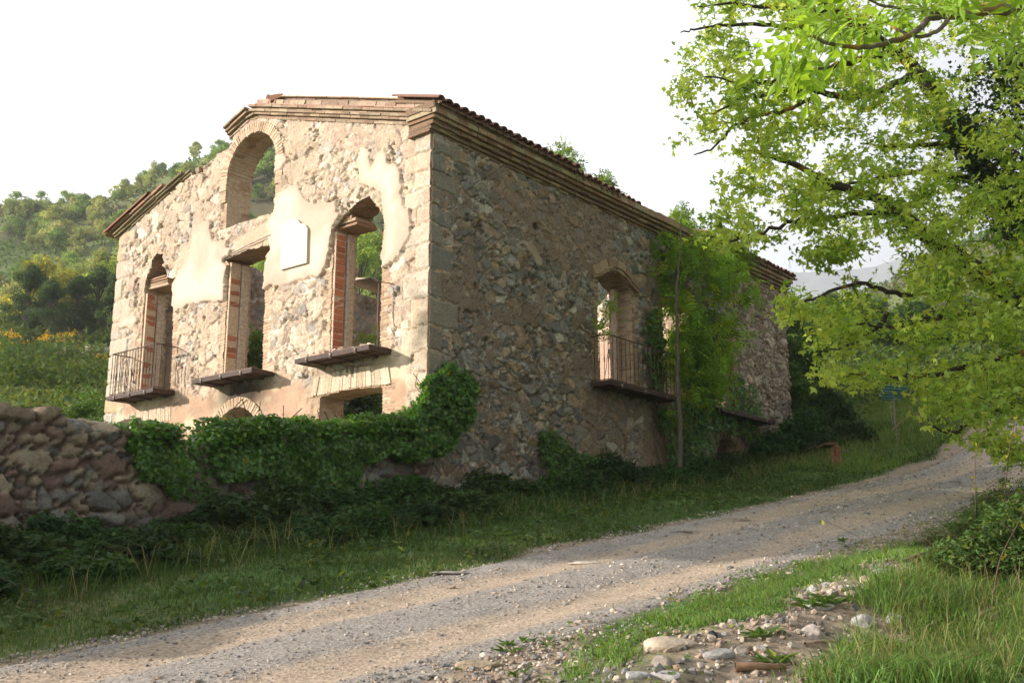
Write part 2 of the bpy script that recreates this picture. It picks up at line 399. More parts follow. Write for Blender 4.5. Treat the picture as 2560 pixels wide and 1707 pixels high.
def wall(name,O,e1,n,U0,U1,V0,V1,res,keep,paint,thick,reveal,mat,parent,backpaint=None,bres=1):
    nu=int(round((U1-U0)/res));nv=int(round((V1-V0)/res))
    us=np.linspace(U0,U1,nu+1);vs=np.linspace(V0,V1,nv+1)
    U,V=np.meshgrid(us,vs);Uc,Vc=np.meshgrid((us[1:]+us[:-1])/2,(vs[1:]+vs[:-1])/2)
    kp=keep(Uc,Vc)
    pr__=paint(U,V);hh,col=pr__[0],pr__[1];amp=pr__[2] if len(pr__)>2 else np.ones(U.shape)
    col=np.concatenate([col,amp[...,None]],-1)
    O=np.asarray(O,float);e1=np.asarray(e1,float);n=np.asarray(n,float);ez=np.array([0,0,1.])
    P=O+U[...,None]*e1+V[...,None]*ez+hh[...,None]*n
    idx=np.arange((nv+1)*(nu+1)).reshape(nv+1,nu+1)
    J,I=np.nonzero(kp)
    Q=np.stack([idx[J,I],idx[J,I+1],idx[J+1,I+1],idx[J+1,I]],-1)
    acc=Acc();used=np.zeros(idx.size,bool);used[Q.ravel()]=True;rm=np.cumsum(used)-1
    acc.add(P.reshape(-1,3)[used],quads=rm[Q],col=col.reshape(-1,4)[used])
    # back
    bp=backpaint or paint
    h2,c2=(bp(U+31.7,V+5.3)[:2] if backpaint else (hh*0,col[...,:3]))
    Pb=O+U[...,None]*e1+V[...,None]*ez-(thick+h2)[...,None]*n
    acc.add(Pb.reshape(-1,3)[used],quads=rm[Q][:,::-1],col=c2.reshape(-1,3)[used])
    # reveals
    kpad=np.pad(kp,1);seg=[]
    for dj,di,a,b in((0,-1,(0,0),(1,0)),(0,1,(0,1),(1,1)),(-1,0,(0,0),(0,1)),(1,0,(1,0),(1,1))):
        nb=kpad[1+dj:1+dj+kp.shape[0],1+di:1+di+kp.shape[1]]
        j,i=np.nonzero(kp&~nb)
        seg.append((idx[j+a[0],i+a[1]],idx[j+b[0],i+b[1]]))
    A=np.concatenate([s[0] for s in seg]);B=np.concatenate([s[1] for s in seg])
    Pf=P.reshape(-1,3);Pk=Pb.reshape(-1,3);Uf=U.ravel();Vf=V.ravel()
    kk=max(2,int(thick/.06));ns=len(A)
    Vs=[];Cs=[]
    for k in range(kk+1):
        t=k/kk
        for E_ in(A,B):
            p=Pf[E_]*(1-t)+Pk[E_]*t
            jd=(fbm(Vf[E_]*12+Uf[E_]*9,np.full(ns,t*6),77)-.5)*.05*math.sin(PI*t)
            c=(Uf[E_]-(U0+U1)/2)
            p=p+e1*jd[:,None]
            Vs.append(p);Cs.append(reveal(Uf[E_],Vf[E_],np.full(ns,t*thick)))
    Vs=np.array(Vs);Cs=np.array(Cs)  # (2(kk+1),ns,3)
    base=np.arange(ns);Qr=[]
    for k in range(kk):
        a=2*k*ns+base;b=(2*k+1)*ns+base;c=(2*k+3)*ns+base;d=(2*k+2)*ns+base
        Qr.append(np.stack([a,b,c,d],-1))
    acc.add(Vs.reshape(-1,3),quads=np.concatenate(Qr),col=Cs.reshape(-1,3))
    return hb(acc,name,mat,parent,smooth=True)
def zp(pts,Z=Z1): return [tuple(float(v) for v in on_gable(*Z(*p))) for p in pts]
# openings of the gable (y,z)
op3=zp([(1555,935),(1600,870),(1640,820),(1700,760),(1740,725),(1800,715),(1850,780),(1885,835),(1880,1000),(1870,1250),(1860,1568)])+[(1.12,5.5),(2.46,5.5)]
op2=zp([(870,1150),(850,1125),(1000,1060),(1140,1030),(1150,1070),(1115,1090),(1108,1350)])+[(4.40,5.5),(5.68,5.5)]
op1=zp([(320,1330),(335,1250),(360,1190),(385,1120),(405,1080),(440,1085),(462,1170),(468,1240),(540,1240),(515,1290),(505,1568)])+[(7.5,5.5),(8.75,5.5)]
def arc(cu,cz,r,a0,a1,n=20): return [(cu+r*math.cos(math.radians(lerp(a0,a1,i/n))),cz+r*math.sin(math.radians(lerp(a0,a1,i/n)))) for i in range(n+1)]
oparch=[(5.88,8.72)]+arc(5.08,9.82,.8,0,180)+[(4.28,8.72)]
ga_c=(5.08,4.13,.75)
opgf=[(ga_c[0]-.61,3.1),(ga_c[0]+.61,3.1)]+arc(ga_c[0],ga_c[1],.75,35,145)
opw3=[(1.05,3.3),(1.05,4.83)]+[(1.05+1.63*i/8,4.83+.05*math.sin(PI*i/8)) for i in range(1,8)]+[(2.68,4.83),(2.68,3.3)]
opw1=[(7.55,3.4),(7.55,4.80),(8.2,4.85),(8.85,4.80),(8.85,3.4)]
opsA=[op3,op2,op1,oparch,opgf,opw3,opw1]
top_left=[(5.78,10.62),(5.95,10.50),(6.2,10.50),(6.48,10.38),(6.8,10.30),(7.19,10.22)]
def keepA(U,V):
    t=np.minimum(rake(U),np.interp(U,[5.6,5.8,5.95,6.3,6.48,6.9,7.19,7.3],[99,10.62,10.48,10.5,10.36,10.28,10.2,99]))
    t=t+(fbm(U*5,U*0,90)-.5)*.05
    r=V<t
    u=U+(fbm(U*7,V*7,91)-.5)*.05;v=V+(fbm(U*7+4,V*7,92)-.5)*.05
    for k,o in enumerate(opsA):
        if k in(3,4,5,6): r&=~inpoly(U,V,o)
        else: r&=~inpoly(u,v,o)
    # lost bricks near the broken heads
    return r
plA=[zp(p) for p in(
 [(1745,400),(1780,385),(1805,395),(1795,460),(1815,520),(1860,430),(1900,420),(1925,500),(1990,490),(2010,560),(2000,690),(2060,800),(2085,900),(2060,990),(2010,1080),(1960,1130),(1880,1185),(1888,1000),(1895,860),(1880,690),(1800,650),(1750,640),(1735,590),(1725,500)],
 [(1215,680),(1290,640),(1340,650),(1370,720),(1440,760),(1500,770),(1560,750),(1585,720),(1590,800),(1610,830),(1560,920),(1545,1050),(1530,1120),(1480,1240),(1400,1240),(1300,1270),(1180,1290),(1112,1305),(1115,1170),(1150,1060),(1145,1010),(1130,860),(1170,830),(1180,740)],
 [(640,960),(700,890),(755,875),(765,930),(785,990),(860,1000),(870,1040),(920,1060),(850,1120),(865,1160),(850,1390),(740,1400),(620,1420),(520,1460),(510,1290),(560,1200),(610,1150),(640,1050)],
 [(1185,440),(1240,420),(1262,480),(1240,530),(1190,570),(1185,500)],
 [(1700,700),(1740,665),(1765,660),(1740,700),(1715,725)],
 [(160,1540),(200,1500),(270,1485),(288,1515),(270,1550),(190,1580),(155,1570)])]
thin=[zp(p) for p in([(870,1000),(1140,860),(1150,1020),(920,1070)],[(560,1050),(640,960),(640,1150),(500,1300),(500,1200)])]
def near_jamb(U,V,u0,u1,z0,z1,w):
    j=w*(.8+.5*(np.mod(np.floor(V/.19),2)))
    return (V>z0)&(V<z1)&(((U>u0-j)&(U<u0+.3))|((U<u1+j)&(U>u1-.3)))&(U>u0-j)&(U<u1+j)
def paintA(U,V):
    up=sstep(5.1,5.6,V)
    hh,col=stones(U,V,3,palA,(.47,.36,.265),cx=.33,cy=.21,depth=.06,gap=.055,smear=.60)
    # dashes of old render between the stones
    h2,c2=bricks(U,V,s=9)
    for (u0,u1,z0,z1,w) in((1.12,2.46,5.5,7.95,.2),(4.40,5.68,5.5,8.0,.16),(7.5,8.75,5.5,7.85,.16),(4.28,5.88,8.72,9.85,.16),(1.05,2.68,3,4.85,.26),(7.55,8.85,3,4.8,.2)):
        m_=near_jamb(U,V,u0,u1,z0,z1,w);hh=np.where(m_,h2,hh);col=np.where(m_[...,None],c2,col)
    hh,col=quoin(U,V,hh,col,5,0,[(.56,.48,.36),(.58,.49,.36),(.50,.44,.34),(.55,.43,.31)])
    hh,col=quoin(9.98-U,V,hh,col,15,1,[(.46,.43,.36),(.52,.45,.35),(.52,.40,.24),(.45,.42,.38)],.7)
    # ground-floor render, worn through in places
    wn=fbm(U*1.3,V*1.3,101)
    gf=(1-sstep(5.05,5.5,V+(wn-.5)*1.2))*sstep(.30,.42,wn+.08)
    gf=gf*sstep(.0,.15,np.minimum(U-.35,9.6-U)+.0)
    pink=lerp(np.array((.50,.33,.22)),np.array((.72,.58,.40)),sstep(.46,.60,fbm(U*1.1,V*1.5,102))[...,None])
    pink=pink*(.8+.35*fbm(U*6,V*6,103))[...,None]
    notbr=~(near_jamb(U,V,1.05,2.68,3,4.85,.26))
    gk=gf*notbr*.92
    hh=lerp(hh,.03+.014*(fbm(U*5,V*5,104)-.5),gk);col=lerp(col,pink,gk[...,None])
    # scratch coat
    sc_=sstep(.5,.62,fbm(U*.8+3,V*.8,105))*up*.45
    col=lerp(col,np.array((.56,.44,.31)),sc_[...,None])
    for k,p in enumerate(thin):
        d=dist_poly(U,V,p);ins=inpoly(U,V,p);e=sstep(0,.1,d)*ins*.8
        col=lerp(col,np.array((.58,.42,.30)),e[...,None]);hh=lerp(hh,.035,e)
    u=U+(fbm(U*5,V*5,106)-.5)*.16+(fbm(U*17,V*17,108)-.5)*.07;v=V+(fbm(U*5+8,V*5,107)-.5)*.16+(fbm(U*17+3,V*17,117)-.5)*.06
    for k,p in enumerate(plA):
        ins=inpoly(u,v,p)
        d=np.where(ins,dist_poly(U,V,p),0)
        ph=.082+.012*(fbm(U*1.5,V*1.5,109)-.5)
        pc=lerp(np.array((.71,.59,.475)),np.array((.60,.46,.36)),sstep(.45,.7,fbm(U*1.5,V*1.2,110))[...,None])
        pc=pc*(.93+.12*fbm(U*9,V*9,111))[...,None]
        ed=sstep(.22,.0,d+.12*(fbm(U*4,V*4,113)-.5))*.6;pc=lerp(pc,np.array((.50,.365,.265)),ed[...,None])
        stn=sstep(.66,.8,fbm(U*5,V*2.2,114))*.3;pc=lerp(pc,np.array((.46,.34,.25)),stn[...,None])
        crk=0*d;pc=pc*(1-crk)[...,None]
        ph=ph-.006*sstep(.25,0,d)-.008*crk
        hh=np.where(ins,ph,hh);col=np.where(ins[...,None],pc,col)
    # soot above the door arch
    amp=np.ones(U.shape)
    for p in plA: amp=np.where(inpoly(u,v,p),.25,amp)
    amp=np.minimum(amp,1-.5*gk)
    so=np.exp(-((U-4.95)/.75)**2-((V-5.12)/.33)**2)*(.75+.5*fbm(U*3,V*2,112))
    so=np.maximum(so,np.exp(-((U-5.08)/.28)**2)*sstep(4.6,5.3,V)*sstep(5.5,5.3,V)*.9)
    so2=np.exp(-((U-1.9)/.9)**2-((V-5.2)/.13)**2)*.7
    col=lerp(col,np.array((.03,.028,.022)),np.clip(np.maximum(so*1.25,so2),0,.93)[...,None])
    return hh,col,amp
def revA(u,v,t):
    h,c=bricks(t+u*0,v,cw=.26,s=33,pal=((.44,.32,.22),(.40,.27,.18),(.48,.37,.27)))
    w=fbm(v*3+u,t*5,120)[...,None]
    c=lerp(c,np.array((.52,.42,.31)),sstep(.5,.6,w)*.8)
    rough=(v>8.0)[...,None]&(v<8.68)[...,None]
    return np.where(rough,np.array((.30,.21,.14))*(.6+.8*fbm(v*11,t*9+u*11,121))[...,None],c)
def paintIn(U,V):
    return stones(U,V,23,[(.34,.28,.22),(.27,.24,.2),(.38,.29,.2),(.32,.24,.17),(.25,.23,.21)],(.30,.20,.14),cx=.3,cy=.2)
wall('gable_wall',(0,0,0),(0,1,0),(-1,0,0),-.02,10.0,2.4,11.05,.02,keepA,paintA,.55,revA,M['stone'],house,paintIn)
# ---- long side wall
opB=[[(4.97,5.55),(4.97,7.72)]+[(4.97+1.27*i/10,7.72+.22*math.sin(PI*i/10)) for i in range(1,10)]+[(6.24,7.72),(6.24,5.55)],
     [(7.50,5.55),(7.50,7.8),(8.1,7.95),(8.72,7.8),(8.72,5.55)],
     [(9.72,5.55),(9.72,7.8),(10.2,7.95),(10.76,7.8),(10.76,5.55)],
     [(9.75,3.2),(9.75,4.75)]+[(9.75+1.02*i/6,4.75+.17*math.sin(PI*i/6)) for i in range(1,6)]+[(10.77,4.75),(10.77,3.2)],
     [(3.93,4.42),(3.93,4.62),(4.03,4.62),(4.03,4.42)],[(5.78,4.12),(5.78,4.55),(5.90,4.55),(5.90,4.12)]]
holeB=[tuple(float(v) for v in on_side(*Z3(825,850)))]
def keepB(U,V):
    r=V<9.22+(fbm(U*3,U*0,95)-.5)*.05
    for k,o in enumerate(opB):
        r&=~inpoly(U+(fbm(U*7,V*7,96)-.5)*.02,V,o)
    return r
plB=[[tuple(float(v) for v in on_side(*Z3(*p))) for p in q] for q in([(730,950),(760,945),(790,940),(820,980),(835,1010),(860,1055),(850,1085),(815,1085),(800,1035),(760,1000)],[(685,1075),(705,1060),(720,1090),(712,1125),(695,1110)],[(650,1065),(670,1060),(685,1085),(670,1100)])]
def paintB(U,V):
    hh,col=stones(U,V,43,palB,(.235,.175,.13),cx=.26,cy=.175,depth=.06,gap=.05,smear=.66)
    # far third: rounder paler field stones
    h3,c3=stones(U,V,83,[(.36,.30,.23),(.30,.26,.21),(.42,.35,.27),(.33,.24,.17)],(.20,.135,.095),cx=.26,cy=.18,depth=.08,gap=.07,fine=.6,smear=.8,dom=.6)
    f=sstep(10.6,11.0,U+.3*(fbm(U,V,131)-.5));hh=lerp(hh,h3,f);col=lerp(col,c3,f[...,None])
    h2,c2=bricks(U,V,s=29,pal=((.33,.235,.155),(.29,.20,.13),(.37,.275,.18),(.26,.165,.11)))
    for (u0,u1,z0,z1,w) in((4.97,6.24,5.5,7.8,.2),(7.5,8.72,5.5,7.9,.2),(9.72,10.76,5.5,7.9,.2)):
        m_=near_jamb(U,V,u0,u1,z0,z1,w);hh=np.where(m_,h2,hh);col=np.where(m_[...,None],c2,col)
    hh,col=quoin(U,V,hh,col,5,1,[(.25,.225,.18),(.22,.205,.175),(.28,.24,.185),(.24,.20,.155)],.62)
    # worn render below the first floor
    wn=fbm(U*1.1,V*1.1,132)
    g=sstep(4.1,4.8,U)*sstep(9.6,9.0,U)*sstep(5.45,5.15,V)*sstep(3.0,3.9,V+wn*.8)*sstep(.28,.4,wn+.1)*.85*(.45+.55*sstep(.40,.55,fbm(U*1.3,V*1.3,143)))
    g=np.maximum(g,sstep(9.4,9.6,U)*sstep(11.3,11.1,U)*sstep(5.5,5.3,V)*.8)
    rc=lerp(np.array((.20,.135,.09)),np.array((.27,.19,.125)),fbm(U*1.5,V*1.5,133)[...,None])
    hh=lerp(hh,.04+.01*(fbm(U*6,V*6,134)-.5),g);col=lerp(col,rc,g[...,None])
    u=U+(fbm(U*6,V*6,135)-.5)*.1;v=V+(fbm(U*6+8,V*6,136)-.5)*.1
    for p in plB:
        ins=inpoly(u,v,p);hh=np.where(ins,.075,hh);col=np.where(ins[...,None],np.array((.42,.34,.245))*(.9+.2*fbm(U*9,V*9,137))[...,None],col)
    # earth-coloured mortar washed down the upper part
    ws=sstep(.48,.66,fbm(U*.45+2,V*.6,138))*.55*sstep(4.5,6,V)
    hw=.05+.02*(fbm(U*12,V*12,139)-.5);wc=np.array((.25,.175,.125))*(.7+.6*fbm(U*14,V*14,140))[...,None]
    ws=ws*(U<10.8);hh=lerp(hh,hw,ws*.8);col=lerp(col,wc,ws[...,None])
    hx,hz=holeB[0];hd=np.hypot(U-hx,V-hz);hh=hh-.12*sstep(.1,.03,hd);col=col*(1-.8*sstep(.11,.04,hd))[...,None]
    return hh,col
def revB(u,v,t):
    h,c=bricks(t+u*0,v,cw=.26,s=34,pal=((.36,.25,.17),(.32,.22,.15),(.42,.32,.23)));return c
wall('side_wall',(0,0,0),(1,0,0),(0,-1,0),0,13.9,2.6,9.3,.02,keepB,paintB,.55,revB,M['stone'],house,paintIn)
# ---- far side wall (inner face seen through the gable openings)
def keepC(U,V):
    top=np.interp(U,[0,.5,1.2,2.4,3.2,4.5,6,7.5,9,13.9],[8.4,8.5,8.6,9.25,9.3,9.4,9.4,9.45,9.2,8.8])+(fbm(U*2.2,U*0,97)-.5)*.22
    r=V<top
    for (a,b,z0,z1) in((2.2,2.34,6.75,6.95),(7.2,7.35,6.5,6.75),(7.75,7.9,6.45,6.7),(8.3,8.42,6.5,6.72)): r&=~((U>a)&(U<b)&(V>z0)&(V<z1))
    return r
def paintC(U,V):
    hh,col=stones(U,V,63,[(.36,.30,.25),(.30,.27,.23),(.40,.31,.23),(.33,.25,.19),(.27,.25,.23)],(.33,.24,.17),cx=.26,cy=.16,depth=.06,gap=.06)
    g=sstep(6.7,6.5,V+(fbm(U,V,141)-.5)*.5)*sstep(4.2,3.2,U)*.85
    col=lerp(col,np.array((.42,.33,.25)),g[...,None]);hh=lerp(hh,.05,g);return hh,col
def revC(u,v,t):
    return np.array((.36,.27,.2))*(.6+.8*fbm(v*9,t*9+u*9,142))[...,None]
wall('rear_side_wall',(0,9.45,0),(1,0,0),(0,-1,0),.56,13.3,2.8,9.5,.05,keepC,paintC,.54,revC,M['stone'],house,None)
# ---- end wall and the cross wall
def keepD(U,V):
    r=V<np.minimum(rake(U),9.1+(fbm(U*2,U*0,98)-.5)*.8)
    return r
wall('end_wall',(13.35,0,0),(0,1,0),(-1,0,0),.56,9.44,3.5,10.9,.05,keepD,paintC,.54,revC,M['stone'],house,None)
def keepX(U,V):
    t=np.interp(U,[.56,2.5,2.8,3.5,4.2,6,9.5],[9.1,8.9,8.5,8.5,7.2,7.0,6.8])+(fbm(U*3,U*0,99)-.5)*.3
    r=V<t
    r&=~((U>1.35)&(U<2.35)&(V>5.55)&(V<7.9))
    return r
def paintX(U,V):
    hh,col=stones(U,V,73,palA,(.46,.33,.24),cx=.25,cy=.17)
    pk=lerp(np.array((.60,.44,.34)),np.array((.52,.36,.26)),fbm(U*1.6,V*1.4,151)[...,None])*(.85+.3*fbm(U*8,V*8,152))[...,None]
    g=sstep(7.95,7.8,V+(fbm(U*2,V*2,153)-.5)*.3);hh=lerp(hh,.06,g);col=lerp(col,pk,g[...,None])
    led=(np.abs(V-7.75)<.05);hh=np.where(led,.12,hh);col=np.where(led[...,None],np.array((.60,.48,.36)),col)
    return hh,col
wall('cross_wall',(9.3,0,0),(0,1,0),(-1,0,0),.56,9.44,3.3,9.3,.04,keepX,paintX,.35,revC,M['stone'],house,None)
# ---- brick arches as real bricks
def voussoirs(name,path,depth,w,col,proud,mp,brick=.065,seed=1,fan=None):
    """bricks set on end along path [(u,z)...] in a wall plane; mp(u,z,h)->xyz"""
    acc=Acc();P=np.array(path);L_=np.concatenate([[0],np.cumsum(np.hypot(*np.diff(P,axis=0).T))]);tot=L_[-1];n=int(tot/brick)
    for i in range(n):
        s=(i+.5)*tot/n;u=np.interp(s,L_,P[:,0]);z=np.interp(s,L_,P[:,1])
        u2=np.interp(min(tot,s+.04),L_,P[:,0]);z2=np.interp(min(tot,s+.04),L_,P[:,1]);u1=np.interp(max(0,s-.04),L_,P[:,0]);z1=np.interp(max(0,s-.04),L_,P[:,1])
        tx_,tz=u2-u1,z2-z1;l=math.hypot(tx_,tz);tx_/=l;tz/=l
        nx,nz=-tz,tx_
        if fan: 
            a=math.radians(fan*(s/tot-.5)*2);nx,nz=math.sin(a),math.cos(a);tx_,tz=nz,-nx
        if not fan and (nx*(u-np.mean(P[:,0]))+nz*(z-P[:,1].min()))<0: nx,nz=-nx,-nz
        hh=random.uniform(-.004,.008)
        c=np.array(mp(u+nx*w/2,z+nz*w/2,proud-depth/2+hh));o=np.array(mp(0,0,0))
        ax=np.array([np.array(mp(tx_,tz,0))-o,np.array(mp(nx,nz,0))-o,np.array(mp(0,0,1))-o])
        k=random.choice(col);k=np.array(k)*random.uniform(.86,1.12)
        box(acc,c,ax,(tot/n/2-.0035,w/2*random.uniform(.97,1.02),depth/2),k,jit=.004)
    return hb(acc,name,M['brick'])
mA=lambda u,z,h:(-h,u,z)
mB=lambda u,z,h:(u,-h,z)
cA=[(.56,.43,.30),(.50,.37,.25),(.60,.48,.34),(.46,.33,.23)]
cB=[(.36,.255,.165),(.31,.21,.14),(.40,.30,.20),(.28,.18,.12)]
voussoirs('window_arch',[(5.89,9.3)]+arc(5.08,9.82,.81,0,180,40)+[(4.27,9.3)],.5,.22,cA,.055,mA)
voussoirs('window_arch',arc(ga_c[0],ga_c[1],.76,32,148,30),.4,.20,cA,.065,mA)
voussoirs('window_lintel',[(.82,4.86),(1.87,4.90),(2.9,4.86)],.3,.36,[(.62,.52,.38),(.56,.45,.32)],.045,mA,brick=.075,fan=-14)
voussoirs('window_lintel',[(7.35,4.85),(8.2,4.87),(9.05,4.85)],.3,.30,[(.60,.50,.37),(.54,.43,.31)],.045,mA,brick=.075,fan=-10)
pB=[(4.80,7.66)]+[(4.97+1.27*i/10,7.73+.23*math.sin(PI*i/10)) for i in range(0,11)]+[(6.42,7.66)]
voussoirs('window_arch',pB,.5,.25,cB,.10,mB,brick=.26)
voussoirs('window_arch',[(p[0],p[1]+.07) for p in pB],.3,.02,cB,.13,mB,brick=.3)
voussoirs('door_arch',[(9.7+1.12*i/8,4.77+.18*math.sin(PI*i/8)) for i in range(9)],.3,.16,[(.30,.2,.13)],.06,mB)
# rubble lintels hanging in the broken heads
def heap(name,pts,size,cols,mat,parent=None,n=30,spread=(.1,.1,.05)):
    acc=Acc()
    for i in range(n):
        p=np.array(pts[random.randrange(len(pts))])+np.array([random.uniform(-s,s) for s in spread])
        A,B_,N_=frames(1,up=np.array([[0,0,3.]]));s=size*random.uniform(.5,1.3)
        box(acc,p,np.array([A[0],B_[0],N_[0]]),(s,s*.6,s*.35),np.array(random.choice(cols))*random.uniform(.7,1.2),jit=s*.15)
    return tag(hb(acc,name,mat,parent),kind='stuff')
# brick-faced jambs and timber posts of the three tall windows
def jamb(u0,z0,z1,red=True,full=1.0):
    acc=Acc()
    z=z0
    while z<z1-.08:
        hgt=.115
        if random.random()<full:
            box(acc,(.125,u0-.012,z+hgt/2),I3,(.105,.03,hgt/2-.008),np.array((.46,.18,.10))*random.uniform(.7,1.25),jit=.009)
        z+=hgt+.004
    box(acc,(.125,u0-.008,(z0+z1)/2),I3,(.12,.03,(z1-z0)/2),(.58,.44,.31),jit=.002)
    hb(acc,'window_jamb',M['brick'])
    acc=Acc();box(acc,(.34,u0-.04,(z0+z1)/2-.02),I3,(.08,.065,(z1-z0)/2),(.50,.41,.32),jit=.01)
    box(acc,(.255,u0-.02,(z0+z1)/2-.05),I3,(.012,.04,(z1-z0)/2-.1),(.25,.19,.15),jit=.006)
    hb(acc,'door_post',M['wood'])
jamb(2.45,5.52,7.93,full=1.0);jamb(5.66,5.60,7.95,full=.25);jamb(8.72,5.56,7.83,full=.4)
for (u0,u1,z,th) in((1.9,2.5,8.02,.07),(7.95,8.75,7.95,.07),(4.5,5.72,8.12,.05)):
    acc=Acc()
    for k in range(4):
        a_=u0+random.uniform(0,.12)+k*.05
        box(acc,(.30,(a_+u1)/2,z+k*th),I3,(.24,(u1-a_)/2,th*.42),np.array(random.choice([(.40,.27,.17),(.34,.22,.14),(.46,.34,.23)])),jit=.02)
    hb(acc,'broken_lintel',M['stone'])
acc=Acc();tube(acc,[(-.07,5.83,8.06),(-.08,5.0,8.17),(-.08,4.28,8.24)],.012,5,(.30,.27,.23));hb(acc,'rusty_cable',M['iron'])
# jamb inside the side window
acc=Acc();box(acc,(6.13,.36,6.65),I3,(.05,.06,1.1),(.46,.34,.26),jit=.01);hb(acc,'door_post',M['wood'])
acc=Acc();box(acc,(10.72,.03,6.7),I3,(.05,.05,1.15),(.25,.07,.05),jit=.01);box(acc,(9.78,.12,6.7),I3,(.05,.05,1.15),(.25,.07,.05),jit=.01);hb(acc,'window_frame',M['wood'])
acc=Acc();box(acc,(10.26,.3,3.95),I3,(.48,.03,.85),(.10,.06,.04),jit=.005);hb(acc,'door',M['wood'])
# marble plaque
pq=zp([(1240,1198),(1240,935),(1262,912),(1305,895),(1318,880),(1340,868),(1358,880),(1366,893),(1400,905),(1416,930),(1410,1152)])
acc=Acc();n=len(pq);V=[(-.132,p[0],p[1]) for p in pq]+[(-.05,p[0],p[1]) for p in pq]
cn=np.mean(pq,axis=0);V+=[(-.132,cn[0],cn[1])]
T=[(i,(i+1)%n,2*n) for i in range(n)];Q=[(i,(i+1)%n,n+(i+1)%n,n+i) for i in range(n)]
acc.add(V,tris=T,quads=Q);hb(acc,'plaque',M['marble'])
# ---- brick cornices
def course(acc,path,off,h,z0,proud,back,blen,cols,mp,miss=0.03,seed=0,jit=.003):
    """one course of bricks laid along path; off = height above the path"""
    P=np.array(path);L_=np.concatenate([[0],np.cumsum(np.hypot(*np.diff(P,axis=0).T))]);tot=L_[-1];s=random.uniform(0,blen)-blen
    for q in range(len(P)-1):
        ua,za=P[q];ub,zb=P[q+1];l=math.hypot(ub-ua,zb-za);t=((ub-ua)/l,(zb-za)/l);nn=(-t[1],t[0]);o=np.array(mp(0,0,0))
        ax=np.array([np.array(mp(t[0],t[1],0))-o,np.array(mp(nn[0],nn[1],0))-o,np.array(mp(0,0,1))-o]);pq_=proud-.014
        c=mp((ua+ub)/2+nn[0]*(off+h/2),(za+zb)/2+nn[1]*(off+h/2),(pq_-back)/2)
        box(acc,c,ax,(l/2-.002*(q+1),h/2-.001,(pq_+back)/2),np.array(cols[0])*.8)
    while s<tot:
        bl=blen*random.uniform(.85,1.12);a=max(0,s);b=min(tot,s+bl-.006);s+=bl
        if b-a<.04 or random.random()<miss: continue
        ua,za=np.interp(a,L_,P[:,0]),np.interp(a,L_,P[:,1]);ub,zb=np.interp(b,L_,P[:,0]),np.interp(b,L_,P[:,1])
        l=math.hypot(ub-ua,zb-za);t=((ub-ua)/l,(zb-za)/l);nn=(-t[1],t[0])
        o=np.array(mp(0,0,0));pr=proud+random.uniform(-.008,.008)
        ax=np.array([np.array(mp(t[0],t[1],0))-o,np.array(mp(nn[0],nn[1],0))-o,np.array(mp(0,0,1))-o])
        c=mp((ua+ub)/2+nn[0]*(off+h/2),(za+zb)/2+nn[1]*(off+h/2),(pr-back)/2)
        box(acc,c,ax,(l/2-.001,h/2-.003,(pr+back)/2),np.array(random.choice(cols))*random.uniform(.75,1.2),jit=jit)
colr=[(.36,.27,.185),(.30,.22,.15),(.42,.33,.23),(.33,.22,.15),(.39,.31,.21)]
def rk(u): return float(rake(u))
pr1=[(-.10,rk(0)-.03),(0,rk(0)),(5.15,10.97),(5.9,10.72)]
acc=Acc()
zz=0
for k,(h,p) in enumerate(((.05,.05),(.03,.025),(.05,.10),(.05,.15),(.03,.12),(.055,.20))):
    course(acc,pr1,zz,h,0,p,.5,.28,colr,mA,miss=.02 if k<5 else .08);zz+=h
hb(acc,'gable_cornice',M['brick'])
acc=Acc()
pr2=[(-.15,rk(0)-.03),(5.02,10.93)]
course(acc,pr2,zz,.025,0,.17,.4,.5,[(.46,.27,.20),(.42,.25,.18)],mA,miss=.35);zz+=.025
course(acc,pr2,zz,.10,0,.12,.4,.26,[(.42,.32,.235),(.48,.38,.27),(.37,.26,.19)],mA,miss=.06,jit=.008);zz+=.10
pr3=[(.1,rk(0.1)),(4.75,10.85)]
course(acc,pr3,zz,.09,0,-.02,.4,.35,[(.27,.2,.15),(.30,.22,.16)],mA,miss=0,jit=.03);
course(acc,[(.9,rk(.9)),(4.1,rk(4.1))],zz+.02,.02,0,.03,.1,.4,[(.50,.25,.17)],mA,miss=.5);zz+=.09
pr4=[(.25,rk(.25)),(4.35,rk(4.35))]
course(acc,pr4,zz,.03,0,.05,.4,.5,[(.48,.36,.25),(.42,.30,.2)],mA,miss=.04)
hb(acc,'parapet',M['brick'])
heap('roof_rubble',[(.1,4.3+.1*i,rk(4.3+.1*i)+.40) for i in range(4)],.16,[(.40,.2,.13),(.34,.22,.15)],M['brick'],n=9,spread=(.12,.1,.05))
heap('wall_top_rubble',[(random.uniform(.05,.5),u,float(np.interp(u,[5.7,5.95,6.5,7.2],[10.62,10.5,10.36,10.2]))+.02) for u in np.arange(5.75,7.25,.05)],.11,[(.4,.3,.2),(.33,.25,.18),(.44,.36,.26)],M['stone'],n=60,spread=(.05,.05,.04))
# left rake remains
acc=Acc()
pl1=[(7.18,rk(7.18)-.0),(10.05,rk(10.05))]
for k,(h,p,sh) in enumerate(((.04,.05,0),(.045,.10,.05),(.045,.15,.25))):
    course(acc,[(7.18+sh,rk(7.18+sh)),(10.1,rk(10.1))],k*.05,h,0,p,.5,.5,[(.30,.25,.15),(.26,.21,.13)],mA,miss=.03,jit=.008)
pl2=[(8.15,rk(8.15)+.13),(10.15,rk(10.15)+.13)]
course(acc,pl2,.02,.06,0,.10,.5,.28,colr,mA);course(acc,pl2,.08,.06,0,.16,.5,.28,[(.34,.2,.13),(.3,.2,.14)],mA)
hb(acc,'left_cornice',M['brick'])
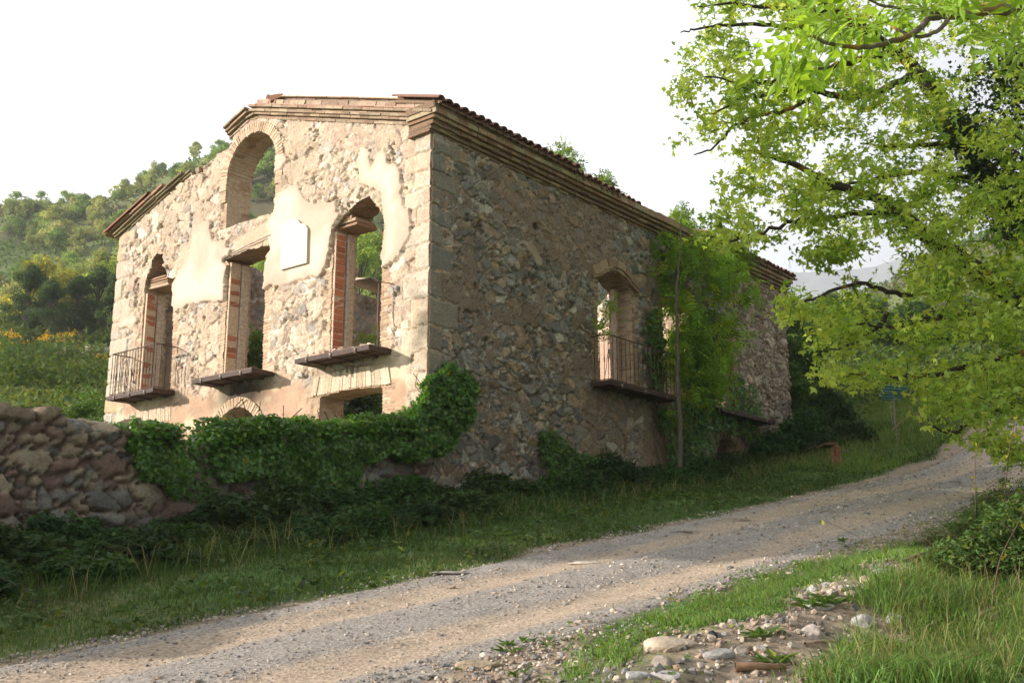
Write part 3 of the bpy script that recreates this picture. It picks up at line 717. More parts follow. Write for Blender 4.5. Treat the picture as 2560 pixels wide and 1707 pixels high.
# hanging eaves at the far left corner
acc=Acc()
sl=np.array([0,math.cos(.31),-math.sin(.31)]);sn=np.array([0,math.sin(.31),math.cos(.31)]);ax=np.array([[1,0,0],sl,sn])
for k in range(9):
    x0=.0+.19*k
    acc_c=np.array([x0-.12,9.6,rk(9.6)+.32])
    an=np.linspace(0,PI,7)
    s0=random.uniform(.85,1.25)
    V=[];
    for y in(-s0,.95+random.uniform(-.15,.1)):
        for a in an: V.append(acc_c+sl*y+np.array([1,0,0])*.09*math.cos(a)+sn*.07*math.sin(a))
    V=np.array(V);q=[(i,i+1,i+8,i+7) for i in range(6)]
    acc.add(V,quads=q,col=np.array((.38,.17,.10))*random.uniform(.7,1.2));acc.add(V+sn*-.016,quads=q,col=(.3,.14,.09))
for k in range(7):
    box(acc,np.array([.2+.15*k,10.0+random.uniform(-.1,.1),rk(10.0)+.16+random.uniform(-.03,.05)]),ax,(.09,.33,.025),np.array((.36,.2,.13))*random.uniform(.7,1.2),jit=.02)
box(acc,np.array([.75,9.9,rk(9.9)+.23]),ax,(.95,.5,.03),(.26,.18,.12),jit=.03)
box(acc,np.array([.0,9.55,rk(9.55)+.26]),ax,(.1,.85,.03),(.30,.17,.11),jit=.02)
hb(acc,'left_eaves',M['brick'])
# side cornice
acc=Acc();zz=9.2
pth=[(-.12,0),(13.98,0)]
for k,(h,p,bl) in enumerate(((.05,.05,.28),(.05,.10,.28),(.03,.07,.28),(.055,.15,.28),(.035,.12,.28))):
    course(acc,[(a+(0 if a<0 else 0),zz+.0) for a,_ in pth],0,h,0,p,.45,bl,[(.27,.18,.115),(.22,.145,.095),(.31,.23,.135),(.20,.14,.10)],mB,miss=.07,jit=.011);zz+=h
course(acc,[(-.15,zz),(13.98,zz)],0,.065,0,.20,.45,.14,[(.36,.22,.14),(.38,.28,.17),(.30,.17,.12),(.34,.25,.16)],mB,miss=.05);zz+=.065
zt=zz
course(acc,[(-.18,zz),(13.98,zz)],0,.09,0,.26,.45,.28,[(.34,.21,.14),(.37,.26,.16),(.31,.26,.15),(.36,.30,.19)],mB,miss=.03);zz+=.09
hb(acc,'side_cornice',M['brick'])
ang=math.atan((10.97-EAVE)/5.15)
def roof_row(name,x0,x1,zb,over,up,miss=.0):
    acc=Acc();up_=np.array([0,math.cos(ang),math.sin(ang)]);nn=np.array([0,-math.sin(ang),math.cos(ang)]);x=x0
    # bedding slab
    mid=(up-over)/2
    box(acc,np.array([(x0+x1)/2,0,zb])+up_*mid,np.array([[1,0,0],up_,nn]),((x1-x0)/2,(up+over)/2-.03,.02),(.26,.18,.12),jit=.01)
    while x<x1:
        an=np.linspace(0,PI,7)
        for kind,(r_,zz_,c_) in enumerate(((.085,.02,(.32,.18,.13)),(.075,-.01,(.24,.15,.11)))):
            V=[];ov=over+random.uniform(-.03,.03);xc=x+kind*.105
            for y in(-ov,up*random.uniform(.8,1)):
                for a in an:
                    s_=1 if kind==0 else -1
                    V.append(np.array([xc,0,zb])+up_*y+np.array([1,0,0])*r_*math.cos(a)+nn*(.055+zz_+s_*.06*math.sin(a)))
            V=np.array(V);q=[(i,i+1,i+8,i+7) for i in range(6)]
            c_=np.array(c_)*random.uniform(.75,1.2)
            if random.random()>miss:
                acc.add(V,quads=q,col=c_);acc.add(V-nn*.015,quads=q,col=c_*.8)
                acc.add(np.concatenate([V[:7],V[:7]-nn*.015]),quads=[(i,i+1,i+8,i+7) for i in range(6)],col=c_)
        x+=.21
    return hb(acc,name,M['brick'])
acc=Acc()
for (x0,x1,p,h,c_) in((-.2,3.9,.24,.13,(.27,.18,.12)),(3.9,6.6,.22,.07,(.3,.24,.15)),(6.6,9.0,.18,.10,(.30,.20,.13)),(9.0,13.95,.22,.10,(.28,.19,.13))):
    course(acc,[(x0,zt+.09),(x1,zt+.09)],0,h,0,p,.45,.34,[c_,tuple(v*1.25 for v in c_)],mB,miss=.02,jit=.014)
course(acc,[(6.3,zt+.16),(9.2,zt+.18)],0,.07,0,.12,.4,.30,[(.33,.24,.16)],mB,miss=.2,jit=.02)
course(acc,[(6.8,zt+.23),(8.2,zt+.25)],0,.06,0,.05,.35,.28,[(.33,.24,.16)],mB,miss=.3,jit=.02)
hb(acc,'eaves_masonry',M['brick'])
roof_row('roof_tiles',-.15,3.9,zt+.26,.36,.85)
roof_row('roof_tiles',3.9,5.5,zt+.17,.30,.6,.06)
roof_row('roof_tiles',5.45,6.5,zt+.15,.24,.5,.15)
roof_row('roof_tiles',9.1,14.05,zt+.23,.36,.85)
# first cross ends so the two cornices meet
# ---- roof slab scrap on the far wall
sp=np.array([7.35,9.25,9.85])
acc=Acc();box(acc,sp-np.array([0,0,.15]),np.array([[.9,.1,-.05],[-.1,1,.15],[.05,-.15,1]]),(.75,.5,.04),(.42,.35,.28),jit=.06);hb(acc,'roof_slab_fragment',M['stone'])
# ---- balconies
def balcony(mp,u0,u1,z,dep,label,rail=None,boards=6,post=None,junk=0,flip=1):
    """slab with channel-iron edge; hangs off the wall; child railing"""
    acc=Acc()
    o=np.array(mp(0,0,0));ax=np.array([np.array(mp(1,0,0))-o,np.array(mp(0,1,0))-o,np.array(mp(0,0,1))-o])
    rc_=(.055,.033,.026)
    um=(u0+u1)/2;hu=(u1-u0)/2
    box(acc,mp(um,z+.02,dep-.01),ax,(hu,.04,.012),rc_);box(acc,mp(um,z+.055,dep-.03),ax,(hu,.006,.03),rc_);box(acc,mp(um,z-.017,dep-.03),ax,(hu,.006,.03),rc_)
    for e in(u0,u1): box(acc,mp(e,z+.02,dep/2),ax,(.012,.042,dep/2),rc_)
    for i in range(boards):
        h=dep*(i+.5)/boards
        box(acc,mp(um+random.uniform(-.01,.01),z+.0+random.uniform(-.006,.006),h-.01),ax,(hu-.02,.012,dep/boards/2-.01),np.array((.10,.06,.045))*random.uniform(.6,1.2),jit=.004)
    for i in range(3):
        u=u0+(u1-u0)*(i+.5)/3;box(acc,mp(u,z-.025,dep/2),ax,(.02,.02,dep/2+.02),(.09,.06,.05))
        box(acc,mp(u,z+.02,dep+.012),ax,(.018,.02,.012),(.33,.28,.24))
    box(acc,mp(um,z+.06,dep/2),ax,(hu-.03,.02,dep/2-.04),(.21,.15,.11),jit=.01)
    b=hb(acc,'balcony',M['iron'])
    if rail:
        H=1.0;acc=Acc();c_=(.075,.045,.035)
        pts=[mp(u0+.03,z+H,-.05),mp(u0+.03,z+H,dep-.04),mp(u1-.03,z+H,dep-.04),mp(u1-.03,z+H,-.05)]
        for k in range(3):
            p=np.array(pts[k]);q=np.array(pts[k+1]);tube(acc,[p,(p+q)/2,q],.013,6,c_)
        pts2=[np.array(p)-np.array([0,0,.90]) for p in pts]
        for k in range(3): tube(acc,[pts2[k],(pts2[k]+pts2[k+1])/2,pts2[k+1]],.009,5,c_)
        bars=[]
        n=rail
        for i in range(n+1): bars.append((lerp(u0+.03,u1-.03,i/n),dep-.04))
        m_=4
        for e in(u0+.03,u1-.03):
            for i in range(m_): bars.append((e,(dep-.04)*i/m_+.02))
        for (u,h) in bars:
            ln=random.uniform(-.008,.008)
            zs=[0.06,.3,.44,.47,.50,.53,.56,.72,.99];rr=[.007,.007,.008,.015,.010,.015,.008,.007,.007]
            tube(acc,[mp(u+ln*math.sin(zz_*3),z+zz_,h) for zz_ in zs],rr,6,c_)
        o_=hb(acc,'railing',M['iron'],parent=b)
    if post:
        acc=Acc();tube(acc,[mp(u0+.14,z+.06,dep*.4),mp(u0+.14,z+.5,dep*.4),mp(u0+.14,z+.56,dep*.4),mp(u0+.14,z+1.25,dep*.4)],[.010,.010,.02,.010],6,(.13,.07,.05))
        tube(acc,[mp(u0+.0,z+1.24,.0),mp(u0+.14,z+1.25,dep*.4),mp(u0+.22,z+1.25,dep*.6)],.009,5,(.13,.07,.05))
        hb(acc,'rail_post',M['iron'],parent=b)
    return b
def pr_(a): return float(a)
l1=on_gable(267,999,-.55)[0];r1_=on_gable(382,970,-.55)[0]
l2=on_gable(479,962,-.55)[0];r2_=on_gable(628,924,-.55)[0]
l3=on_gable(737,913,-.55)[0];r3_=on_gable(921,873,-.55)[0]
print('balconies',l1,r1_,l2,r2_,l3,r3_)
balcony(mA,r1_,l1,5.40,.55,'',rail=15)
balcony(mA,r2_,l2,5.40,.55,'')
balcony(mA,r3_,l3,5.40,.55,'',post=True)
balcony(mB,4.63,7.2,5.38,.5,'',rail=16)
balcony(mB,9.2,11.9,5.40,.5,'')
heap('balcony_rubble',[(-random.uniform(.05,.35),u,5.52) for u in np.arange(1.0,2.4,.05)],.06,[(.50,.36,.26),(.58,.3,.2),(.46,.42,.36)],M['stone'],n=50,spread=(.05,.05,.03))
heap('balcony_rubble',[(-random.uniform(.05,.4),u,5.50) for u in np.arange(7.4,9.1,.1)],.05,[(.40,.32,.26),(.44,.38,.3)],M['stone'],n=30,spread=(.05,.05,.02))
heap('balcony_rubble',[(u,-random.uniform(.05,.4),5.47) for u in np.arange(4.9,7,.1)],.05,[(.30,.2,.15),(.34,.18,.12)],M['stone'],n=40,spread=(.05,.05,.02))
# ================================================================ garden wall
GW=empty('garden_wall',(-5,0,2.0));tag(GW,'dry rubble garden wall with rounded boulders, half hidden under ivy, running to the house corner','wall')
def gtop(U):
    b=np.interp(U,[-14,-7,-6.3,-6.1,-5.6,-5.2,-4.75,-4.5,-4.3,-3,-1.5,-.5,0.0],[3.5,3.52,3.55,3.38,3.40,3.42,3.42,3.12,3.35,3.65,3.82,3.95,4.1])
    return b+(fbm(U*3.3,U*0,201)-.5)*.18
def keepG(U,V): return V<gtop(U)
def paintG(U,V):
    w1=fbm(U*2,V*2,210)-.5
    u=U+w1*.08+(fbm(U*20,V*20,223)-.5)*.02;v=V+(fbm(U*2+5,V*2,211)-.5)*.08
    f1,f2,c,dx,dy,_,_=voro(u,v,.38,.225,212,jit=1.0)
    g1,g2,c2,ex,ey,_,_=voro(u,v,.19,.125,217,jit=1.0)
    big=rnd2(c,3)>.5
    w3=fbm(U*11,V*11,222)-.5;f1=f1+w3*.04
    e=np.where(big,f2-f1,np.minimum((g2-g1)*.5,f2-f1+.03));cid=np.where(big,c,np.mod(c2+c*3.7,1))
    rr=np.where(big,f1,g1)
    k=sstep(.02,.07,e)
    dome=np.sqrt(np.clip(1-(rr*1.25)**2,0,1))
    hh=np.where(big,.17,.12)*k*(.55+.45*dome)*(.6+.5*rnd2(cid,4))+.045*(fbm(U*7,V*7,213)-.5)*k+.018*(fbm(U*24,V*24,215)-.5)
    pal=[(.17,.16,.14),(.24,.19,.135),(.13,.125,.115),(.28,.22,.15),(.20,.17,.13),(.155,.15,.14),(.30,.24,.17),(.19,.13,.10)]
    col=pick(cid,pal)*(.75+.4*rnd2(cid,5))[...,None]*(.7+.6*fbm(U*9,V*9,214))[...,None]
    li=sstep(.6,.72,fbm(U*5,V*5,216))[...,None];col=lerp(col,np.array((.30,.29,.22)),li*.5)
    mt=np.array((.15,.10,.078))*(.7+.6*fbm(U*8,V*8,218))[...,None]
    sm=sstep(-5.9,-4.5,U)*sstep(.42,.6,fbm(U*1.5,V*1.5,219))*.6
    k2=k*(1-sm);hh=lerp(hh,.10,sm*(1-k*.3));col=lerp(mt,col,k2[...,None])
    return hh,col
def revG(u,v,t): return np.array((.24,.19,.14))*(.6+.8*fbm(u*7,t*9+v*3,220))[...,None]
o=wall('wall_face',(0,-.02,0),(1,0,0),(0,-1,0),-13.5,.0,.6,4.3,.03,keepG,paintG,.5,revG,M['stone'],GW)
o.location=(5,0,-2.0)
def rock_mesh(name,c,size,col,seed,flat=.6,mat=None,parent=None,sub=3,elong=1.0,rot=None):
    """a weathered stone: displaced, planed icosphere"""
    import bmesh
    bm=bmesh.new();bmesh.ops.create_icosphere(bm,subdivisions=sub,radius=1)
    r_=random.Random(seed);V=np.array([v.co[:] for v in bm.verts])
    for k in range(9):
        n=np.array([r_.gauss(0,1) for _ in range(3)]);n/=np.linalg.norm(n);d=r_.uniform(.55,.88)
        h=V@n;V=V-np.where(h>d,(h-d)*.85,0)[:,None]*n
    V=V*(1+.16*(fbm(V[:,0]*2+seed,V[:,1]*2+V[:,2]*1.7,seed%97)-.5))[:,None]+.03*(fbm(V[:,0]*7+V[:,2]*5,V[:,1]*7,seed%89)-.5)[:,None]
    V=V*np.array([elong,1,flat])*size
    a=r_.uniform(0,6.28) if rot is None else rot;R=np.array([[math.cos(a),-math.sin(a),0],[math.sin(a),math.cos(a),0],[0,0,1]]);V=V@R.T
    F_=np.array([[v.index for v in f.verts] for f in bm.faces]);bm.free()
    cc=np.array(col)*(.75+.5*fbm(V[:,0]*9/size*.1+seed,V[:,2]*9/size*.1,3))[:,None]
    return mesh_np(name,V,tris=F_,col=cc,mat=mat or M['rock'],parent=parent,smooth=False,loc=c)
# cap stones on the wall
for i,(px,py,s,cl) in enumerate(((60,1052,.2,(.27,.22,.16)),(160,1075,.24,(.2,.19,.17)),(232,1080,.22,(.34,.27,.19)),(285,1090,.15,(.3,.27,.21)),(105,1058,.16,(.18,.16,.14)),(20,1060,.2,(.2,.17,.13)),(200,1062,.13,(.33,.26,.18)),(428,1118,.12,(.4,.33,.25)),(340,1068,.17,(.33,.25,.17)))):
    t,z=on_side(px,py,.15)
    o=rock_mesh('cap_stone',(t+5,.12,z-2.0),s,cl,300+i,flat=.62,parent=GW,elong=1.5,rot=random.uniform(-.3,.3))
# second, farther wall on the left
W2=empty('ruined_outbuilding',(-3.5,12,4));tag(W2,'low ruined stone wall of an outbuilding behind the garden wall, brown and crumbling','wall')
def keepW(U,V): return V<np.interp(U,[-9,-3,-2.2,-1.9],[5.45,5.4,5.3,4.6])+(fbm(U*4,U*0,230)-.5)*.12
def paintW(U,V): return stones(U,V,93,[(.28,.2,.15),(.22,.17,.13),(.33,.24,.18)],(.2,.13,.1),cx=.25,cy=.15)
pa=at(0,1030,27.0)
o=wall('wall_face',(0,9.5,0),(1,0,0),(0,-1,0),-12,-1.2,3.5,6.0,.06,lambda U,V:V<np.interp(U,[-12,-6.4,-5.9,-5.6],[pa[2],pa[2],pa[2]-.1,pa[2]-1.0])+(fbm(U*4,U*0,230)-.5)*.15,paintW,.5,revG,M['stone'],W2)
o.location=(3.5,-12,-4);W2_pa=pa
# ================================================================ leaves
def leafT(kind):
    if kind=='ivy':
        P=[(0,0,0),(.30,-.42,.04),(.62,-.42,.1),(.52,-.16,.02),(1.0,0,-.08),(.52,.16,.02),(.62,.42,.1),(.30,.42,.04)]
        F_=[(0,1,3),(1,2,3),(0,3,5),(3,4,5),(0,5,7),(5,6,7)]
    elif kind=='maple':
        P=[(0,0,0),(.12,-.5,.06),(.42,-.62,-.05),(.42,-.2,.03),(1,0,-.1),(.42,.2,.03),(.42,.62,-.05),(.12,.5,.06)]
        F_=[(0,1,2),(0,2,3),(0,3,5),(3,4,5),(0,5,6),(0,6,7)]
    elif kind=='oval':
        P=[(0,0,0),(.4,-.28,.06),(1,0,-.05),(.4,.28,.06)];F_=[(0,1,2),(0,2,3)]
    elif kind=='trio':
        P=[];F_=[]
        for a in(-1.0,0,1.0):
            c,s=math.cos(a),math.sin(a);b=len(P)
            for (x,y,z) in((.05,0,0),(.5,-.26,.05),(1,0,-.08),(.5,.26,.05)): P.append((x*c-y*s,x*s+y*c,z))
            F_+=[(b,b+1,b+2),(b,b+2,b+3)]
    elif kind=='ash':
        P=[];F_=[]
        for k in range(4):
            x0=.15+.23*k
            for sgn in((-1,1) if k<3 else (0,)):
                a=sgn*1.05;c,s=math.cos(a),math.sin(a);b=len(P)
                for (x,y,z) in((0,0,0),(.15,-.085,.01),(.38,0,-.06),(.15,.085,.01)): P.append((x0+x*c-y*s,x*s+y*c,z-.12*x0*x0))
                F_+=[(b,b+1,b+2),(b,b+2,b+3)]
        b=len(P);P+=[(0,-.008,0),(0,.008,0),(.86,.006,-.08),(.86,-.006,-.08)];F_+=[(b,b+1,b+2),(b,b+2,b+3)]
    return np.array(P,float),np.array(F_)
def leafcols(n,base,var=.25,yel=.15,r=None):
    r=r or rng
    c=np.array(base)*(1+var*r.normal(size=(n,1))).clip(.45,1.7)
    y=r.random((n,1))<yel
    return np.where(y,c*np.array([1.9,1.25,.8]),c)
def leaves(name,pos,kind,size,base,mat,parent=None,up=None,spread=1.0,var=.25,yel=.15,hang=None,loc=None,cols=None):
    n=len(pos);A,Bv,Nn=frames(n,up,spread)
    if hang is not None:
        A=A+np.asarray(hang);A/=np.linalg.norm(A,axis=1)[:,None];Bv=np.cross(Nn,A);Bv/=np.linalg.norm(Bv,axis=1)[:,None]+1e-9;Nn=np.cross(A,Bv)
    P,F_=leafT(kind);s=size*rng.uniform(.65,1.25,n)
    if loc is not None: pos=pos-np.asarray(loc)
    V,Fa,cc=scatter(P,F_,pos,A,Bv,Nn,s,leafcols(n,base,var,yel) if cols is None else cols)
    return mesh_np(name,V,tris=Fa,col=cc,mat=mat,parent=parent,loc=loc if parent is None else None)
# ---- ivy
def side_poly(pts): return [tuple(float(v) for v in on_side(x*K,y*K,-.1)) for x,y in pts]
def ivy(poly,n,label,size=.075,thick=.22,top=None,seed=0):
    xs=[p[0] for p in poly];zs=[p[1] for p in poly]
    o_=empty('ivy',((min(xs)+max(xs))/2,-.1,(min(zs)+max(zs))/2));tag(o_,label,'ivy')
    u=rng.uniform(min(xs)-.1,max(xs)+.1,n*3);v=rng.uniform(min(zs)-.1,max(zs)+.1,n*3)
    du=(fbm(u*4,v*4,240+seed)-.5)*.22;dv=(fbm(u*4+9,v*4,241+seed)-.5)*.35
    ins=inpoly(u+du,v+dv,poly);u=u[ins][:n];v=v[ins][:n]
    dens=fbm(u*2.5,v*2.5,242+seed);keep=rng.random(len(u))<sstep(.22,.45,dens)+.25;u=u[keep];v=v[keep]
    topz=gtop(u) if top is None else top(u)
    bulge=thick*(.25+1.2*fbm(u*3,v*3,243+seed))
    h=.06+bulge*rng.random(len(u))**.6
    crest=sstep(-.25,.05,v-topz)
    y=-h+crest*rng.random(len(u))*(.55)
    pos=np.stack([u,y,v],-1)
    up=np.stack([rng.normal(size=len(u))*.2,-1.0+crest*.6,.45+crest*1.2],-1)*1.6
    lc=leafcols(len(u),(.085,.19,.03),.3,.05)
    lc=np.where((rng.random((len(u),1))<.004),np.array([.5,.3,.02]),lc)
    if top is None:
        nc=n//5;uc=rng.uniform(min(xs),max(xs),nc);tz=gtop(uc);okc=inpoly(uc,tz-.08,poly)|inpoly(uc,tz+.05,poly);uc=uc[okc];tz=tz[okc]
        pc=np.stack([uc,rng.uniform(-.28,.5,len(uc)),tz+rng.uniform(-.04,.13,len(uc))+.10*fbm(uc*4,uc*0,249)],-1)
        pos=np.concatenate([pos,pc]);up=np.concatenate([up,np.tile(np.array([[-.5,-.3,1.3]]),(len(pc),1))]);lc=np.concatenate([lc,leafcols(len(pc),(.13,.27,.04),.25,.15)])  # crest leaves coloured brighter, painting in the sunlit glow along the top
    leaves('foliage',pos-np.array(o_.location),'ivy',size,None,M['ivy'],parent=o_,up=up,spread=.75,hang=(0,-.1,-.7),cols=lc)
    acc=Acc()
    for i in range(max(6,n//1500)):
        a=random.uniform(min(xs)+.2,max(xs)-.2);z0=min(zs)-.5;pts=[(a+.15*math.sin(k*1.7+i)+random.uniform(-.05,.05),-.06-.04*random.random(),z0+k*.2) for k in range(int((max(zs)-z0)/.2))]
        if len(pts)>2: tube(acc,np.array(pts)-np.array(o_.location),.008,4,(.12,.09,.06))
        if len(pts)<=2: tube(acc,np.array([(a,-.08,z0+.2),(a+.05,-.1,z0+.5),(a+.1,-.08,z0+.7)])-np.array(o_.location),.008,4,(.12,.09,.06))
    acc.build('stem',M['twig'],o_)
    return o_
ivy(side_poly([(292,985),(340,972),(408,975),(412,1005),(414,1060),(418,1110),(395,1135),(345,1110),(312,1060),(288,1030)]),5200,'bushy ivy patch hanging over the garden wall below the lowest-left balcony',thick=.28,seed=1)
ivy(side_poly([(470,1025),(474,985),(500,965),(560,962),(640,958),(700,966),(760,975),(792,990),(800,958),(880,958),(925,955),(960,930),(1000,990),(985,1040),(900,1050),(850,1060),(800,1110),(745,1150),(690,1130),(640,1100),(560,1090),(515,1110),(492,1120),(476,1070)]),26000,'long thick ivy mat draped over the garden wall, sunlit along its top',thick=.30,seed=2)
ivy(side_poly([(935,935),(962,895),(990,850),(1020,830),(1060,850),(1075,885),(1062,940),(1050,985),(1030,1020),(985,1045),(950,1030),(925,985)]),9500,'ivy climbing the shared corner of gable and long wall',thick=.34,top=lambda u:u*0+5.3,seed=3)
ivy(side_poly([(405,1012),(440,1015),(470,1022),(480,1100),(520,1120),(470,1150),(400,1140)]),500,'thin ivy trail filling the dip between the two ivy mats',thick=.12,top=lambda u:u*0+9,seed=4)
ivy(side_poly([(1245,985),(1262,1000),(1285,1010),(1330,1050),(1400,1060),(1450,1090),(1430,1120),(1330,1110),(1260,1110),(1240,1040)]),2600,'ivy creeping up the shaded long wall below the balcony with railing',thick=.18,top=lambda u:u*0+9,seed=5)
ivy(side_poly([(1475,750),(1500,710),(1518,720),(1520,850),(1520,950),(1555,1050),(1540,1100),(1515,980),(1500,900),(1480,820)]),1800,'dark ivy column on the long wall just right of the railed balcony',thick=.25,top=lambda u:u*0+12,seed=6)
ivy(side_poly([(1565,720),(1600,700),(1640,720),(1660,800),(1650,860),(1640,940),(1620,1060),(1560,1100),(1545,980),(1562,840),(1560,760)]),7000,'deep ivy blanket on the long wall behind the slim ash tree',thick=.4,top=lambda u:u*0+12,seed=7)
ivy(side_poly([(1640,860),(1720,880),(1750,960),(1740,1010),(1640,1000),(1600,950)]),2200,'ivy fringe around the bare balcony over the low arched door',thick=.3,top=lambda u:u*0+12,seed=8)
# ================================================================ branch growth
def grow(acc,skel,attract,col,rtip=.006,rmax=.1,bend=.15,step=.35,droop=.0,seed=1):
    """attach attractor points to the nearest skeleton node, one by one, with curved branches; returns branch ends"""
    r_=random.Random(seed)
    nodes=[np.array(p,float) for p,_ in skel];rad=[q for _,q in skel];ends=[]
    order=sorted(range(len(attract)),key=lambda i:min(np.linalg.norm(attract[i]-p) for p in nodes[::3]))
    arr=np.array(nodes);R_=list(rad)
    arr=list(arr)
    for i in order:
        a=attract[i];A_=np.array(arr);d=np.linalg.norm(A_-a,axis=1);w=d+ .0/(np.array(R_)+.01)
        j=int(np.argmin(w));p0=A_[j];L_=d[j]
        if L_<.08: ends.append((a,a-p0));continue
        n=max(2,int(L_/step)+1)
        side=np.array([r_.gauss(0,1) for _ in range(3)])*bend*L_
        r0=min(R_[j]*.75,rtip+.012*L_**.9)
        pts=[];rr=[]
        for k in range(n+1):
            f=k/n;p=p0*(1-f)+a*f+side*math.sin(PI*f)*.5+np.array([0,0,-droop*L_*math.sin(PI*f)])
            if 0<k<n: p=p+np.array([r_.gauss(0,1) for _ in range(3)])*.02
            pts.append(p);rr.append(lerp(r0,rtip,f))
        tube(acc,pts,rr,5 if r0>.02 else 3,col)
        for k in range(1,n+1): arr.append(pts[k]);R_.append(rr[k])
        ends.append((pts[-1],pts[-1]-pts[-2]))
    return ends
def spline(pts,n=6):
    P=np.array(pts,float);out=[]
    P=np.concatenate([[2*P[0]-P[1]],P,[2*P[-1]-P[-2]]])
    for i in range(1,len(P)-2):
        for k in range(n):
            t=k/n;out.append(.5*((2*P[i])+(-P[i-1]+P[i+1])*t+(2*P[i-1]-5*P[i]+4*P[i+1]-P[i+2])*t*t+(-P[i-1]+3*P[i]-3*P[i+1]+P[i+2])*t**3))
    out.append(P[-2]);return np.array(out)
def limb(acc,skel,pts,r0,r1,col,sides=8,wob=.03):
    S=spline(pts);n=len(S);S[1:-1]+=rng.normal(size=(n-2,3))*wob*.5
    rr=np.linspace(r0,r1,n);tube(acc,S,rr,sides,col)
    for p,r in zip(S,rr): skel.append((p,r))
# ---- the big maple
def D3(x,y,dist): return at(x*K,y*K,dist)
BARK=(.05,.04,.03)
base=np.array([6.2,-9.3,0.]);base[2]=Gs(base[0],base[1])-.1
maple=empty('maple_tree',base);tag(maple,'spreading field maple with fresh yellow-green leaves overhanging the track on the right','tree')
acc=Acc();sk=[]
fork=np.array([6.4,-9.2,base[2]+3.0]);
z5=lambda x,y,d:at(*Z5(x,y),d);z6=lambda x,y,d:at(*Z6(x,y),d)
limb(acc,sk,[base,base+(0.05,0,1.2),base+(.15,.05,2.2),fork],.36,.27,BARK,12)
tA=[fork,D3(2520,560,17.2),z5(2352,1420,17.0),z5(2270,1300,16.9),z5(2100,1050,16.7),z5(1980,850,16.6),z5(1900,740,16.4),z5(1780,560,16.2),z5(1650,380,16),z5(1200,70,15.6),z5(1000,-80,15.4)]
limb(acc,sk,tA,.25,.06,BARK,10)
limb(acc,sk,[fork,D3(2450,700,16.6),D3(2352,690,16.4),D3(2230,610,16.2),D3(2140,545,16),D3(2065,495,15.8),z5(1510,1240,15.6),z5(1300,1170,15.4),z5(1000,1040,15.2),z5(700,920,15.0)],.20,.03,BARK,9)
LM=[([z5(1640,1330,15.7),z5(1510,1300,15.5),z5(1200,1320,15.2),z5(980,1350,15),z5(750,1420,14.8),z5(550,1480,14.6)],.06,.015),
([D3(2500,640,17.3),z5(2200,960,17.6),z5(1980,740,17.8),z5(1800,560,18)],.10,.04),
([z5(2010,1100,16.7),z5(1880,1070,16.6),z5(1700,1060,16.4),z5(1350,1110,16),z5(1100,1180,15.6)],.07,.015),
([z5(1960,880,16.5),z5(1850,880,16.5),z5(1600,900,16.2),z5(1350,880,16)],.06,.015),
([z5(1700,450,16),z5(1400,580,15.6),z5(1180,585,15.3),z5(1000,545,15.1),z5(750,580,14.9),z5(610,610,14.7),z5(450,700,14.5)],.07,.012),
([z5(1500,330,15.8),z5(1300,380,15.5),z5(1100,430,15.2),z5(860,490,15),z5(700,510,14.8),z5(400,470,14.6)],.06,.012),
([z5(1080,600,15.2),z5(850,690,15),z5(600,760,14.8),z5(450,900,14.6),z5(330,950,14.5)],.035,.01),
([z5(1300,200,15.7),z5(1000,180,15.3),z5(700,150,15),z5(400,170,14.8),z5(250,200,14.6)],.05,.01),
([z5(1200,70,15.6),z5(900,60,15.3),z5(600,30,15),z5(350,40,14.7)],.05,.01),
([D3(2520,830,16.8),z6(2325,540,16.4),z6(2160,590,16.2),z6(2040,610,16.0),z6(1700,640,15.5),z6(1400,700,15),z6(1100,640,14.6)],.10,.012),
([z6(2180,600,16.2),z6(2050,700,16),z6(1850,770,15.7),z6(1500,800,15.3)],.05,.012),
([z6(1400,600,15.2),z6(1350,680,15),z6(1180,800,14.8),z6(950,860,14.6)],.035,.01),
([z6(1900,400,15.8),z6(1700,450,15.5),z6(1500,480,15.2),z6(1200,400,14.8),z6(900,500,14.5),z6(700,560,14.4)],.06,.01),
([fork+(0,0,-.8),z6(2420,1160,15.8),z6(2325,1200,15.6),z6(2070,1300,15.2),z6(1850,1400,14.9),z6(1700,1370,14.7)],.07,.012),
([D3(2500,780,16.6),z6(2325,880,16.2),z6(2000,950,15.8),z6(1700,1020,15.4),z6(1450,1030,15),z6(1150,1010,14.7)],.07,.01),
([D3(2560,500,16.6),D3(2450,300,16.2),D3(2330,160,16),D3(2250,60,15.8)],.12,.04),
([z5(2325,940,16),z5(2200,1000,16.2),z5(2090,1030,16.6)],.04,.02)]
for p,r0,r1 in LM: limb(acc,sk,p,r0,r1,BARK,7)
up_poly=[(1545,-60),(1590,20),(1605,85),(1560,160),(1552,250),(1575,285),(1538,345),(1610,395),(1680,365),(1700,380),(1668,405),(1628,445),(1650,480),(1612,505),(1600,555),(1650,575),(1740,560),(1800,575),(1850,545),(1900,560),(1985,580),(2060,560),(2352,560),(2500,560),(2500,-60)]
lo_poly=[(1790,690),(1830,670),(1860,700),(1900,660),(1960,640),(2040,610),(2120,570),(2500,520),(2500,1030),(2352,1000),(2270,985),(2200,950),(2120,965),(2110,905),(2010,885),(1930,885),(1850,850),(1838,800),(1870,770),(1800,745)]
small=[[(1830,570),(1950,560),(1960,590),(1880,600)],[(2150,1000),(2352,1010),(2352,1080),(2300,1040)]]
att=[];tries=0
